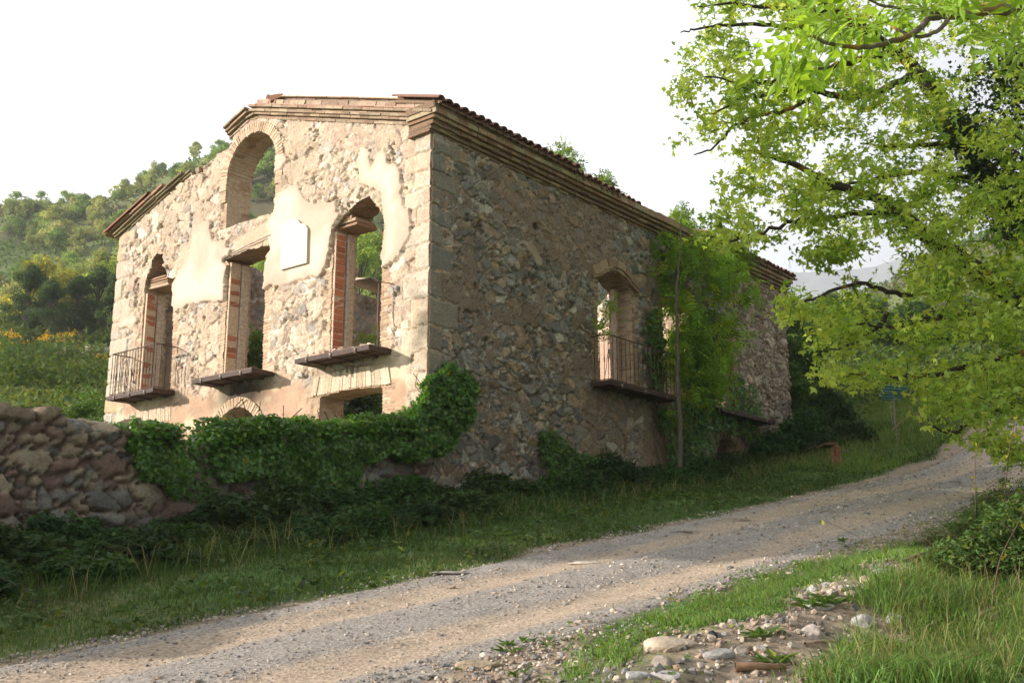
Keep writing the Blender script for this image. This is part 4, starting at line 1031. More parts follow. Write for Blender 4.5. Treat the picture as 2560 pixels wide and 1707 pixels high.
def addatt(poly,n,d0,d1,th,seed):
    xs=[p[0] for p in poly];ys=[p[1] for p in poly];k=0
    while k<n:
        x=np.random.RandomState(seed+len(att)+tries*0).rand() if 0 else rng.uniform(min(xs),max(xs));y=rng.uniform(min(ys),max(ys))
        if not inpoly(np.array([x]),np.array([y]),poly)[0]: continue
        if fbm(np.array(x/70),np.array(y/42),seed)<th: continue
        att.append(D3(x,y,rng.uniform(d0,d1)));k+=1
addatt(up_poly,930,13.6,18.2,.44,251);addatt(lo_poly,430,13.6,17.6,.50,252)
for s_ in small: addatt(s_,22,14,15,0,253)
# crown above and beyond the frame
for i in range(160):
    att.append(np.array([6.3,-9.2,base[2]+7.5])+np.array([rng.normal()*2.2,rng.normal()*2.2,abs(rng.normal())*2.0]))
bark_acc=acc
ends=grow(acc,sk,att,BARK,rtip=.005,bend=.16,step=.3,droop=-.05,seed=5)
def build_child(acc,name,mat,root,smooth=True):
    o=acc.build(name,mat,None,smooth);o.parent=root;o.location=-Vector(root.location);return o
build_child(acc,'branches',M['bark'],maple)
E_=np.array([e for e,_ in ends]);Dd=np.array([d for _,d in ends]);Dd/=np.linalg.norm(Dd,axis=1)[:,None]+1e-9
per=21
pos=np.repeat(E_,per,0)-np.repeat(Dd,per,0)*rng.uniform(-.08,.30,(len(E_)*per,1))+rng.normal(size=(len(E_)*per,3))*np.array([.115,.115,.06])
hue=np.repeat(rng.random((len(E_),1)),per,0)
mc=lerp(np.array([.20,.35,.05]),np.array([.56,.68,.15]),hue)*(1+.18*rng.normal(size=(len(pos),1))).clip(.5,1.6)
mc=np.where(rng.random((len(pos),1))<.07,np.array([.56,.62,.10]),mc)
o=leaves('crown',pos,'maple',.095,None,M['leaf'],up=np.array([[0,0,1.1]]),spread=.8,hang=(0,0,-.45),cols=mc)
o.parent=maple;o.location=-Vector(maple.location)
# ivy on the maple trunk (a thing of its own)
S=spline([z5(2352,1420,16.8),z5(2270,1300,16.7),z5(2100,1050,16.5),z5(1980,850,16.4),z5(1880,740,16.3)],10)
n=3600;k=rng.integers(0,len(S),n);pp=S[k]+rng.normal(size=(n,3))*.20+rng.normal(size=(n,3))*.12*(fbm(k*.4,k*0.,255)[:,None])
S2=spline([D3(2420,560,16.8),D3(2360,400,16.5),D3(2340,250,16.4),D3(2300,120,16.2)],10);k=rng.integers(0,len(S2),4200);p2=S2[k]+rng.normal(size=(4200,3))*np.array([.38,.38,.25])
vi=empty('ivy',pp.mean(0));tag(vi,'dark ivy wrapped around the upper limbs of the maple','ivy')
o=leaves('foliage',np.concatenate([pp,p2]),'ivy',.08,(.018,.045,.010),M['ivy'],var=.3,yel=.02);o.parent=vi;o.location=-Vector(vi.location)
# ---- foreground ash with big compound leaves
ab=np.array([-6.6,-12.6,0.]);ab[2]=Gs(ab[0],ab[1])
ash=empty('ash_tree',ab);tag(ash,'ash tree whose limb with large bright compound leaves crosses the top right corner','tree')
acc=Acc();sk2=[];LB=(.20,.16,.12)
limb(acc,sk2,[ab,ab+(-.05,0,1.5),ab+(0,.1,3.0),D3(2650,-20,5.6),D3(2500,8,5.4),z5(2352,35,5.2),z5(2150,60,5.1),z5(1890,98,5.0)],.10,.022,LB,10,.01)
limb(acc,sk2,[z5(1890,98,5.0),z5(1780,110,5),z5(1720,170,4.95),z5(1600,240,4.9),z5(1420,285,4.8),z5(1300,290,4.8),z5(1150,265,4.75),z5(1050,220,4.7)],.020,.008,LB,7,.004)
limb(acc,sk2,[z5(1890,98,5.0),z5(1860,160,5.0),z5(1780,210,5.0),z5(1680,225,5.0),z5(1560,170,5.0),z5(1500,90,5.1)],.014,.006,LB,6,.004)
limb(acc,sk2,[z5(1890,85,5.0),z5(1700,60,4.9),z5(1500,40,4.8),z5(1380,-10,4.7)],.012,.005,LB,6,.004)
at2=[]
for (x,y,n_,s) in((1010,150,5,90),(1120,120,6,80),(1060,300,7,90),(1130,360,4,60),(1250,180,6,70),(1330,150,5,70),(1400,190,3,60),(960,260,4,60),(1600,60,4,60),(1700,40,5,80),(1500,60,4,60),(1850,30,5,90),(2280,130,6,60),(2300,80,4,50),(2250,200,3,40),(1950,10,4,50),(1450,20,4,50)):
    for i in range(max(2,int(n_*.65))): at2.append(z5(x+rng.normal()*s*.7,y+rng.normal()*s*.5,rng.uniform(4.5,5.3)))
en=grow(acc,sk2,at2,(.24,.26,.08),rtip=.003,bend=.1,step=.1,seed=9)
build_child(acc,'branches',M['bark'],ash)
P0=np.array([p for p,_ in en]);Dn=np.array([d for _,d in en]);Dn/=np.linalg.norm(Dn,axis=1)[:,None]+1e-9
P0=np.repeat(P0,2,0);Dn=np.repeat(Dn,2,0)
A_=Dn*.6+rng.normal(size=P0.shape)*.5+np.array([0,0,-.35]);A_/=np.linalg.norm(A_,axis=1)[:,None]
Nn=rng.normal(size=P0.shape)*.5+np.array([0,0,1.]);Bv=np.cross(Nn,A_);Bv/=np.linalg.norm(Bv,axis=1)[:,None];Nn=np.cross(A_,Bv)
Pt,Ft=leafT('ash');V,Fa,cc=scatter(Pt,Ft,P0,A_,Bv,Nn,rng.uniform(.17,.29,len(P0)),leafcols(len(P0),(.26,.42,.06),.2,.0))
o=mesh_np('crown',V,tris=Fa,col=cc,mat=M['leaf']);o.parent=ash;o.location=-Vector(ash.location)
# ---- slim ash saplings at the wall and on the wall tops
def ash_sapling(label,trunk,polys,natt,d0,d1,size,per,base_c,name='ash_sapling',rtr=.06,cat='tree',th=.36,dark=0):
    b=np.array(trunk[0]);root=empty(name,b);tag(root,label,cat)
    acc=Acc();sk=[];limb(acc,sk,trunk,rtr,rtr*.25,(.13,.115,.085),8,.02)
    at_=[]
    for poly,n in zip(polys,natt):
        xs=[p[0] for p in poly];ys=[p[1] for p in poly];k=0
        while k<n:
            x=rng.uniform(min(xs),max(xs));y=rng.uniform(min(ys),max(ys))
            if not inpoly(np.array([x]),np.array([y]),poly)[0]: continue
            if fbm(np.array(x/35),np.array(y/35),261)<th: continue
            at_.append(D3(x,y,rng.uniform(d0,d1)));k+=1
    en=grow(acc,sk,at_,(.13,.11,.07),rtip=.004,bend=.12,step=.25,droop=-.05,seed=3)
    build_child(acc,'trunk',M['twig'],root)
    P0=np.array([p for p,_ in en]);P0=np.repeat(P0,per,0)+rng.normal(size=(len(P0)*per,3))*.10
    A_=rng.normal(size=P0.shape)+np.array([0,0,-.15]);A_/=np.linalg.norm(A_,axis=1)[:,None]
    Nn=rng.normal(size=P0.shape)*.6+np.array([0,0,1.]);Bv=np.cross(Nn,A_);Bv/=np.linalg.norm(Bv,axis=1)[:,None]+1e-9;Nn=np.cross(A_,Bv)
    V,Fa,cc=scatter(Pt,Ft,P0,A_,Bv,Nn,size*rng.uniform(.6,1.2,len(P0)),leafcols(len(P0),base_c,.25,.08))
    o=mesh_np('crown',V,tris=Fa,col=cc,mat=M['leaf']);o.parent=root;o.location=-Vector(root.location)
    return root
tb=np.array([8.0,-.75,0]);tb[2]=Gs(8.0,-.75)
def D3y(x,y,Y=-.75): 
    d=ray(x*K,y*K);t=(Y-EYE[1])/d[1];return EYE+d*t
ash_sapling('slim ash tree growing close against the shaded long wall, reaching the eaves',[D3y(1563,1125),D3y(1562,1000),D3y(1557,880),D3y(1556,760),D3y(1553,680),D3y(1560,600),D3y(1565,500)],
 [[(1505,540),(1530,510),(1560,480),(1600,520),(1625,560),(1690,600),(1730,640),(1725,700),(1710,760),(1690,800),(1650,840),(1670,880),(1640,930),(1600,940),(1570,900),(1548,800),(1545,720),(1500,640),(1490,600)],[(1525,720),(1550,700),(1560,820),(1555,960),(1535,960),(1540,820)]],[270,40],22.4,24.4,.32,6,(.22,.38,.05),th=.50)
for lab,tx_,tz,poly,n_ in(('feathery young ash sprouting above the roof tiles, taller left one',3.9,9.3,[(1258,390),(1262,345),(1290,340),(1300,310),(1312,350),(1330,380),(1345,400),(1350,420),(1300,415)],60),('small pale sprout above the last roof tiles, right of the feathery young ash',6.3,9.0,[(1362,430),(1370,398),(1385,400),(1400,425),(1418,440),(1415,460),(1390,445)],26)):
    q=at(poly[0][0]*K+20,460*K,28.0)
    b0=D3((poly[0][0]+poly[4][0])/2,500,28.5);
    ash_sapling(lab,[b0,D3((poly[0][0]+poly[4][0])/2,430,28.5),D3(poly[3][0],poly[3][1],28.5)],[poly],[n_],27.5,29.5,.30,5,(.16,.27,.05),rtr=.03,th=.0)
ash_sapling('leafy sprout rising above the eaves just behind the slim ash',[D3(1650,640,25.5),D3(1650,560,25.5),D3(1560,490,25.5)],[[(1545,480),(1565,475),(1575,520),(1620,545),(1700,560),(1725,600),(1650,600),(1560,545)]],[110],24.8,26.5,.30,6,(.14,.25,.03),rtr=.03,th=.0)
ash_sapling('young plant growing inside the ruin, seen through the middle tall window',[at(*Z2(1030,900),23.0),at(*Z2(1030,720),23.0),at(*Z2(1010,600),23.0)],[[(540,775),(590,770),(605,800),(600,860),(560,850)]],[40],22.6,23.6,.28,6,(.07,.14,.02),rtr=.02,th=0)
ash_sapling('small bright sprig in the sill of the right tall window',[at(*Z2(1840,690),19.3),at(*Z2(1835,600),19.3),at(*Z2(1830,560),19.3)],[[(848,770),(868,758),(872,790),(850,800)]],[8],19.1,19.5,.20,5,(.16,.27,.03),rtr=.01,th=0)
q=on_side(*Z4(1040,300),.9)
ash_sapling('bright sprig hanging inside the railed side window',[np.array([q[0],1.2,5.4]),np.array([q[0],1.0,6.4]),np.array([q[0]+.05,.9,q[1]])],[[(1385,695),(1405,690),(1408,715),(1388,720)],[(1380,740),(1402,745),(1398,762),(1375,755)]],[5,5],20.4,20.8,.26,4,(.22,.36,.03),rtr=.01,th=0)
# ================================================================ shrubs, brambles, hillside trees
def proto_shrub(seed,n,w,h,kind,size,base,mat,stems=14,hollow=.35,yel=.08,name='foliage'):
    """unit bush: leafy mound of clumps with arching stems, origin at ground"""
    r=np.random.default_rng(seed)
    nc=34;a=r.uniform(0,2*PI,nc);q=r.random(nc)**.5
    cz=h*(1-q**2*.75)*r.uniform(.45,1.0,nc)
    cen=np.stack([np.cos(a)*q*w*.55,np.sin(a)*q*w*.4,cz*.9],-1)
    k=r.integers(0,nc,n);d=r.normal(size=(n,3));d/=np.linalg.norm(d,axis=1)[:,None]
    rad=w*.16*r.uniform(.5,1.25,nc)[k][:,None]*(r.random((n,1))**.4)
    pos=cen[k]+d*rad*np.array([1,1,.9]);pos[:,2]=np.abs(pos[:,2])
    A,Bv,Nn=frames(n,d*.5+np.array([0,0,.9]),.8,r)
    P,F_=leafT(kind)
    V,Fa,cc=scatter(P,F_,pos,A,Bv,Nn,size*r.uniform(.6,1.3,n),leafcols(n,base,.28,yel,r))
    acc=Acc()
    for i in range(stems):
        c=cen[r.integers(0,nc)];c=c*np.array([1.3,1.5,1.1]);b=np.array([r.normal()*.15*w,r.normal()*.1*w,0])
        m_=(b+c)/2+np.array([0,0,.25*h]);tube(acc,spline([b,m_,c],4),np.linspace(.010,.004,9),3,np.array((.14,.09,.06))*r.uniform(.7,1.5))
    me1=mesh_np(name,V,tris=Fa,col=cc,mat=mat);me2=acc.build('stems',M['twig'])
    d1,d2=me1.data,me2.data
    bpy.data.objects.remove(me1);bpy.data.objects.remove(me2)
    return d1,d2
def place(name,data,loc,scale,rz,label,cat,group=None,parts=('foliage','stems')):
    root=empty(name,loc);root.rotation_euler=(0,0,rz);root.scale=scale if hasattr(scale,'__len__') else (scale,)*3
    tag(root,label,cat,group)
    for d,pn in zip(data,parts):
        o=bpy.data.objects.new(pn,d);C.objects.link(o);o.parent=root
    return root
br=[proto_shrub(400+i,7500,1.6,1.0,'trio',.075,(.036+.008*(i%2),.076+.010*i,.022),M['dark_leaf'],stems=18) for i in range(4)]
BL=[(-8.3,.6,'leftmost'),( -7.3,.75,''),(-6.3,.6,''),(-5.2,.7,''),(-4.2,.65,''),(-3.2,.6,''),(-2.2,.7,''),(-1.2,.55,''),(-.1,.5,''),(1.0,.6,''),(2.1,.7,''),(3.2,.6,''),(4.4,.7,''),(5.5,.6,''),(6.6,.7,''),(7.8,.6,''),(9.0,.7,''),(10.3,.6,''),(11.5,.8,''),(12.7,.9,''),(13.9,1.1,'')]
BH={0:.85,1:.7,2:.85,3:.6,4:.8,5:1.0,6:.7,7:.95,8:.6,9:.75,10:.8,11:1.0,12:1.0,13:.9,14:.8,15:.9,16:.7,17:.55,18:.9,19:1.3,20:1.5}
near=['left end of the boulder wall','the biggest grey boulders of the wall','the smooth boulders left of the ivy','the bare wall just left of the ivy patch','the small ivy patch','the gap between the ivy mats','the left half of the long ivy mat','the right half of the long ivy mat','the corner quoins','the foot of the long wall next to the corner','the long wall one step past the corner','the long wall left of the railed balcony','the creeping ivy on the long wall','the railed balcony','the long wall left of the slim ash','the slim ash trunk','the low arched door','the long wall past the low door','the far pale stonework','the far corner of the house','the far corner, spilling onto the grass']
for i,(t,d,_) in enumerate(BL):
    place('bramble_bush',br[i%4],(t,-d,Gs(t,-d)-.05),(1.0,.85,BH[i]*(.86 if 2<=i<=8 else 1.08)),rng.uniform(-.5,.5) if i%2 else PI+rng.uniform(-.5,.5),'dark bramble bush below '+near[i] if i<8 else 'dark bramble bush at '+near[i],'bush','brambles along the foot of the walls')
    d2=d+.9;t2=t+.5
    if i<20: place('bramble_bush',br[(i+2)%4],(t2,-d2,Gs(t2,-d2)-.05),(.75,.65,BH[i]*.6),rng.uniform(0,6),'low bramble mound in front of '+near[i],'bush','brambles along the foot of the walls')
# light green bush behind the garden wall, broom
gb=proto_shrub(450,6000,1.6,1.3,'oval',.07,(.09,.20,.03),M['dark_leaf'],stems=8)
q=at(225,1040,24.0);place('green_bush',gb,(q[0],q[1],q[2]-1.0),1.25,0,'light green leafy bush between the garden wall and the left end of the gable','bush')
bm_=proto_shrub(451,1500,1.2,.7,'oval',.07,(.62,.42,.02),M['dark_leaf'],stems=6,yel=0)
for x,y,dd,s,l in((175,1050,22,.55,'yellow broom flowering just above the garden wall'),(190,975*1.0,60,1.0,'yellow broom on the terrace edge below the trees'),(120,920,62,1.6,'yellow broom clump on the upper terrace, left'),(175,905,64,1.5,'yellow broom clump on the upper terrace, beside the wall stones'),(10,930,60,1.8,'yellow broom at the left picture edge under the trees'),(30,925,63,1.2,'small yellow broom near the left edge'),(152,915,66,1.0,'smallest yellow broom between the terrace clumps'),(245,1010,52,.9,'faded yellow broom below the terrace wall')):
    q=at(x,y,dd);z=Gs(q[0],q[1]) if dd>30 else q[2]-.35
    place('broom_bush',bm_,(q[0],q[1],z),s,rng.uniform(0,6),l,'bush','yellow broom bushes on the slope')
# plants inside the ruin seen through the ground floor window
ib=proto_shrub(452,8000,2.2,1.9,'oval',.10,(.05,.11,.02),M['dark_leaf'],stems=14)
place('elder_bush',ib,(2.8,5.0,3.3),1.5,.4,'green bush growing inside the ruin, behind the ground floor window','bush')
place('elder_bush',ib,(5.6,4.2,3.2),1.1,2.0,'second green bush deeper inside the ruin, behind the ground floor window','bush')
# dead twigs in the door arch
acc=Acc()
for i in range(60):
    b=np.array([.7+random.uniform(-.3,.3),5.08+random.uniform(-.6,.6),3.2]);e=b+np.array([random.uniform(-.5,.2),random.uniform(-.5,.5),random.uniform(.8,1.6)])
    tube(acc,spline([b,(b+e)/2+np.array([0,random.uniform(-.2,.2),.1]),e],3),.006,3,(.2,.13,.09))
tb_=acc.build('dry_bush',M['twig']);tag(tb_,'dry reddish twigs filling the dark round-headed doorway','bush')
# ---- trees: prototypes
def proto_tree(seed,n,H,W,size,base,kind='oval',mat=None,trunk_h=.3,ncl=26,yel=.08,conic=0,bark=(.10,.085,.07),rt=.10):
    r=np.random.default_rng(seed);cen=[];rad=[]
    for i in range(ncl):
        f=r.random()**.8;z=H*(trunk_h+(1-trunk_h)*f)
        prof=math.sin(PI*min(1,.18+.82*f)**.9)**.7 if not conic else (1-f)*1.0+.05
        a=r.uniform(0,2*PI);q=r.random()**.5*prof*W*.5*.85
        cen.append((math.cos(a)*q,math.sin(a)*q,z*.93));rad.append(W*(.13 if not conic else .09)*r.uniform(.7,1.4))
    cen=np.array(cen);rad=np.array(rad);k=r.integers(0,ncl,n)
    d=r.normal(size=(n,3));d/=np.linalg.norm(d,axis=1)[:,None]
    pos=cen[k]+d*(rad[k]*r.random(n)**.35)[:,None]*np.array([1,1,.75])
    A,Bv,Nn=frames(n,d*.9+np.array([0,0,.4]),.7,r)
    P,F_=leafT(kind);tone=(1+.18*r.normal(size=(ncl,1))).clip(.6,1.5)[k]
    V,Fa,cc=scatter(P,F_,pos,A,Bv,Nn,size*r.uniform(.6,1.35,n),leafcols(n,base,.2,yel,r)*tone)
    acc=Acc();tube(acc,spline([(0,0,-.5),(r.normal()*.03*H,r.normal()*.03*H,H*.4),(r.normal()*.04*H,r.normal()*.04*H,H*.85)],4),np.linspace(rt,rt*.25,9)*H/5,6,bark)
    for c in cen[::2]: tube(acc,spline([(0,0,max(.15*H,c[2]*.55)),c*np.array([.5,.5,.85]),c],3),np.linspace(rt*.4,rt*.1,7)*H/5,4,bark)
    m1=mesh_np('crown',V,tris=Fa,col=cc,mat=mat or M['far_leaf']);m2=acc.build('trunk',M['twig']);d1,d2=m1.data,m2.data
    bpy.data.objects.remove(m1);bpy.data.objects.remove(m2);return d1,d2
hp=[(proto_tree(500,2600,6,6,.34,(.30,.37,.15),yel=.05),'pale olive round-crowned oak'),
    (proto_tree(501,2600,6,6.5,.34,(.25,.37,.12),yel=.05),'fresh green broad oak'),
    (proto_tree(502,2400,6,5,.32,(.34,.41,.15),yel=.1),'light yellow-green oak'),
    (proto_tree(503,2600,6,6,.34,(.17,.27,.09),yel=.03),'deep green oak'),
    (proto_tree(504,2400,5,6,.32,(.36,.41,.21),trunk_h=.15,yel=.1),'pale grey-green oak'),
    (proto_tree(505,2600,7,4.5,.30,(.10,.15,.07),conic=1,yel=0,trunk_h=.2),'dark pine')]
def hill_spot(px,R): 
    """point at bearing px and distance R"""
    p=EYE+FW*R+RGT*((px-CX)/2716*R);return p[0],p[1]
ylim=0;cnt=0;gz_of={}
zones=[('on the ridge line',175,203,60,(-60,760),1.0),('high on the slope under the ridge',135,175,84,(-80,780),1.1),('in the middle of the slope',100,135,62,(-80,1000),1.05),('low on the slope above the meadow',74,98,44,(-60,1000),1.15)]
for zi,(zn,ra,rb,num,(xa,xb),sc_) in enumerate(zones):
    placed=0;tr=0
    while placed<num and tr<3000:
        tr+=1;R_=rng.uniform(ra,rb);px=rng.uniform(xa,xb)
        t,u=hill_spot(px,R_)
        # bare heather strips run across the slope
        if zi in(1,2) and abs(vnoise(np.array(px/260+R_*.012),np.array(R_/14.),271)-.5)<.13: continue
        k=rng.choice(6,p=[[.3,.2,.2,.1,.18,.02],[.25,.28,.15,.18,.1,.04],[.2,.3,.15,.2,.05,.1],[.1,.28,.1,.3,.02,.2]][zi])
        s=sc_*rng.uniform(.5,.95)*(.75,.85,.75,.62)[zi]
        d,lab=hp[k]
        w_='behind the gable arch' if px>560 else ''
        place('hillside_pine' if k==5 else 'hillside_oak',d,(t,u,Gs(t,u)-.3),(s,s,s*rng.uniform(.8,1.15)),rng.uniform(0,6.28),f'{lab} {zn}, one of many','tree',f'{lab}s {zn}',parts=('crown','trunk'))
        placed+=1
# particular ones: big bright tree, dark pines, blossoming yellow ones
bt=proto_tree(520,9000,8,8,.26,(.30,.44,.10),yel=.12,ncl=40);yt=proto_tree(521,8000,8,7,.26,(.36,.40,.10),yel=.15,ncl=36);dp=proto_tree(522,9000,9,6,.24,(.085,.14,.055),conic=0,yel=0,ncl=44,trunk_h=.2);dp2=proto_tree(523,8000,9,5.5,.24,(.10,.16,.06),conic=1,yel=0,ncl=60,trunk_h=.15)
for (x,R_,dt,s,l,nm) in((250,76,bt,.72,'big bright green oak on the slope right beside the gable left edge','oak_tree'),(175,80,bt,.55,'bright green oak left of the biggest bright oak','oak_tree'),(30,72,yt,.72,'yellow-tinged maple at the left picture edge above the meadow','maple_tree'),(95,74,yt,.6,'smaller yellowish maple with bare trunk above the broom','maple_tree'),
    (130,70,dp,.5,'dark holm oak behind the yellowish maple','oak_tree'),(185,71,dp,.6,'dark holm oak in the middle above the terrace','oak_tree'),(225,68,dp2,.6,'dark pine nearest the gable, above the terrace','pine_tree'),(262,66,dp2,.55,'dark pine half hidden by the gable corner','pine_tree'),(60,68,dp,.5,'dark holm oak behind the left yellow maple','oak_tree'),(0,69,dp,.6,'dark holm oak at the left edge of the picture','oak_tree'),
    (880,88,bt,1.0,'bright oak seen through the right tall window','oak_tree'),(925,80,dp,.5,'dark oak low in the view through the right tall window','oak_tree'),(640,90,bt,.6,'oak seen low through the round arch','oak_tree')):
    t,u=hill_spot(x,R_);place(nm,dt,(t,u,Gs(t,u)-.3),s,rng.uniform(0,6),l,'tree',parts=('crown','trunk'))
t,u=hill_spot(553,200);place('oak_tree',hp[0][0],(t,u,Gs(t,u)-.3),(.62,.62,.95),1,'lone small tree on the ridge just left of the gable arch','tree',parts=('crown','trunk'))
# trees and bushes beyond the far end of the house
nt1=proto_tree(530,22000,6,5,.11,(.05,.11,.02),kind='trio',yel=.05,ncl=60,trunk_h=.06,mat=M['dark_leaf']);nt2=proto_tree(531,20000,6,5,.11,(.08,.16,.025),kind='trio',yel=.1,ncl=60,trunk_h=.05,mat=M['dark_leaf'])
for (x,R_,dt,s,l) in((1850,33,nt1,(.75,.75,.85),'dark green tree pressed against the far corner of the house'),(1905,35,nt2,(.8,.8,.62),'round leafy tree just right of the far house corner'),(1965,37,nt1,(.8,.8,.72),'dense dark thicket tree between house and grassy bank'),(2040,42,nt1,(.7,.7,.50),'low dark tree left of the green metal sheet'),(1990,31,nt2,(.45,.45,.28),'bright bush at the edge of the grass past the house'),(2230,60,nt2,(1,1,.6),'round bush on the bank above the metal sheet'),(2350,62,nt1,(1,1,.6),'dark bush on the slope behind the maple'),(2480,58,nt2,(1,1,.6),'green bush on the slope at the right edge'),(2120,80,nt2,(1.1,1.1,.8),'green tree on the far slope behind the maple leaves'),(1920,75,nt2,(1.3,1.3,.9),'pale tree whose top shows over the far eaves'),(1850,60,nt1,(1.1,1.1,.9),'tree behind the ruin whose crown meets the far eaves')):
    t,u=hill_spot(x,R_);place('broadleaf_tree',dt,(t,u,Gs(t,u)-.2),s,rng.uniform(0,6),l,'tree',parts=('crown','trunk'))
# the tree outside the picture whose shade falls on the track
ot=proto_tree(540,16000,11.5,3.6,.26,(.06,.12,.02),yel=.05,ncl=60,trunk_h=.60,rt=.06);ot2=proto_tree(541,26000,17,6.2,.30,(.06,.12,.02),yel=.05,ncl=90,trunk_h=.52,rt=.06)
for (x_,y_,d_,l_) in((-14.6,7.6,ot,'slender tall tree left of the picture, nearer the garden wall'),(-16.2,11.6,ot2,'broad tall tree left of the picture, behind the slender one')):
    place('broadleaf_tree',d_,(x_,y_,Gs(x_,y_)-.2),1.0,0,l_,'tree',parts=('crown','trunk'))
# ---- ground cover masses
def heath():
    n=60000;R_=rng.uniform(45,205,n)**1.0;px=rng.uniform(-150,2900,n)
    P=EYE[None]+FW[None]*R_[:,None]+RGT[None]*((px-CX)/2716*R_)[:,None]
    cl=fbm(P[:,0]*.22,P[:,1]*.22,281);k=cl>.42;P=P[k];cl=cl[k];R_=R_[k]
    P[:,2]=G(P[:,0],P[:,1])+(cl-.40)*4.2*rng.random(len(P))+.05
    n=len(P);A,Bv,Nn=frames(n,np.array([[0,0,1.]]),.8);Pm,Fm=leafT('oval')
    c=lerp(np.array([.08,.11,.035]),np.array([.13,.12,.055]),rng.random((n,1)));c=c*(.7+.6*rng.random((n,1)))
    c=np.where(fbm(P[:,0]*.05,P[:,1]*.05,282)[:,None]>.55,c*np.array([.9,1.5,.9]),c)
    V,Fa,cc=scatter(Pm,Fm,P,A,Bv,Nn,.0+.0045*R_*rng.uniform(.6,1.2,n),c)
    return mesh_np('heath',V,tris=Fa,col=cc,mat=M['far_leaf'])
tag(heath(),kind='stuff')
n=90000;R_=rng.uniform(26,75,n);px=np.where(rng.random(n)<.6,rng.uniform(-60,1000,n),rng.uniform(1700,2650,n))
P=EYE[None]+FW[None]*R_[:,None]+RGT[None]*((px-CX)/2716*R_)[:,None]
cl=fbm(P[:,0]*.5,P[:,1]*.5,285);P=P[(P[:,1]>1)|(P[:,1]<-8.5)|(P[:,0]>16)];P=P[(P[:,0]<-.8)|(P[:,0]>14.5)|(P[:,1]>11)];P=P[~((P[:,1]<-3.2)&(P[:,1]>-8.2))];P[:,2]=G(P[:,0],P[:,1])+.02
n=len(P);cl=fbm(P[:,0]*.5,P[:,1]*.5,285);P[:,2]+=rng.random(n)*sstep(.45,.7,cl)*.9
A,Bv,Nn=frames(n,np.array([[0,0,.6]]),.9);Pm,Fm=leafT('oval')
c=lerp(np.array([.12,.20,.045]),np.array([.20,.22,.07]),rng.random((n,1)))*(.6+.8*fbm(P[:,0]*.2,P[:,1]*.2,286))[:,None]
c=np.where((cl>.56)[:,None],c*np.array([.5,.6,.6]),c)
Rr_=np.linalg.norm(P[:,:2]-EYE[:2],axis=1)
V,Fa,cc=scatter(Pm,Fm,P,A,Bv,Nn,.006*Rr_*rng.uniform(.5,1.3,n),c)
tag(mesh_np('meadow_grass',V,tris=Fa,col=cc,mat=M['far_leaf']),kind='stuff')
# ---- grass
def blades(name,T,Uu,h,w,lean,base,var=.25,dry=.05,segs=2,hn=None):
    n=len(T);z=G(T,Uu)-.01
    a=rng.uniform(0,2*PI,n);b=rng.uniform(0,2*PI,n)
    side=np.stack([np.cos(a),np.sin(a),a*0],-1)*w[:,None];ln=np.stack([np.cos(b),np.sin(b),b*0],-1)*(lean*h*rng.uniform(.2,1.2,n))[:,None]
    P=np.stack([T,Uu,z],-1);up=np.zeros((n,3));up[:,2]=h
    V=np.stack([P-side,P+side,P+up*.55+ln*.3-side*.8,P+up*.55+ln*.3+side*.8,P+up*(1-.25*lean)+ln],1)
    q=np.arange(n)*5
    Q=np.stack([q,q+1,q+3,q+2],-1);Tt=np.stack([q+2,q+3,q+4],-1)
    c=np.array(base)*(1+var*rng.normal(size=(n,1))).clip(.5,1.6);c=np.where(rng.random((n,1))<dry,np.array([.30,.25,.12]),c)
    if hn is not None:c=c*hn[:,None]
    return mesh_np(name,V.reshape(-1,3),tris=Tt,quads=Q,col=np.repeat(c,5,0),mat=M['grass'])
# verge between the walls and the track
n=150000;T=rng.uniform(-9.5,16,n);D_=rng.uniform(.1,5.2,n);k=rng.random(n)<ground_cover(T,-D_)*np.clip(1.15-.045*(T+9),.35,1);T=T[k];D_=D_[k]
cl=fbm(T*1.2,D_*1.2,291);hgt=(.03+.06*cl)*(1+3.2*sstep(2.9,1.3,D_))*rng.uniform(.5,1.3,len(T))
o=blades('verge_grass',T,-D_,hgt,.0028+.0003*(T+10),.6,(.075,.135,.028),hn=.7+.6*fbm(T*.7,D_*.7,292));tag(o,kind='stuff')
n=2600;T=rng.uniform(-9.5,13,n);D_=rng.uniform(.9,2.6,n);hh_=rng.uniform(.25,.7,n)*(.4+fbm(T*1.5,D_*2,297))
tag(blades('tall_grass',T,-D_,hh_,np.full(n,.004),1.1,(.10,.17,.04),dry=.35),kind='stuff')
# bank right of the house
n=60000;px=rng.uniform(1900,2560,n);R_=rng.uniform(22,55,n);P=EYE[None]+FW[None]*R_[:,None]+RGT[None]*((px-CX)/2716*R_)[:,None]
k=(rng.random(n)<ground_cover(P[:,0],P[:,1]))&((P[:,1]>-4.0)|(P[:,1]<-8.0));P=P[k]
o=blades('bank_grass',P[:,0],P[:,1],rng.uniform(.08,.26,len(P))*(.6+.8*fbm(P[:,0]*.4,P[:,1]*.4,293)),.010*np.ones(len(P)),.6,(.15,.23,.05),hn=.7+.6*fbm(P[:,0]*.3,P[:,1]*.3,294));tag(o,kind='stuff')
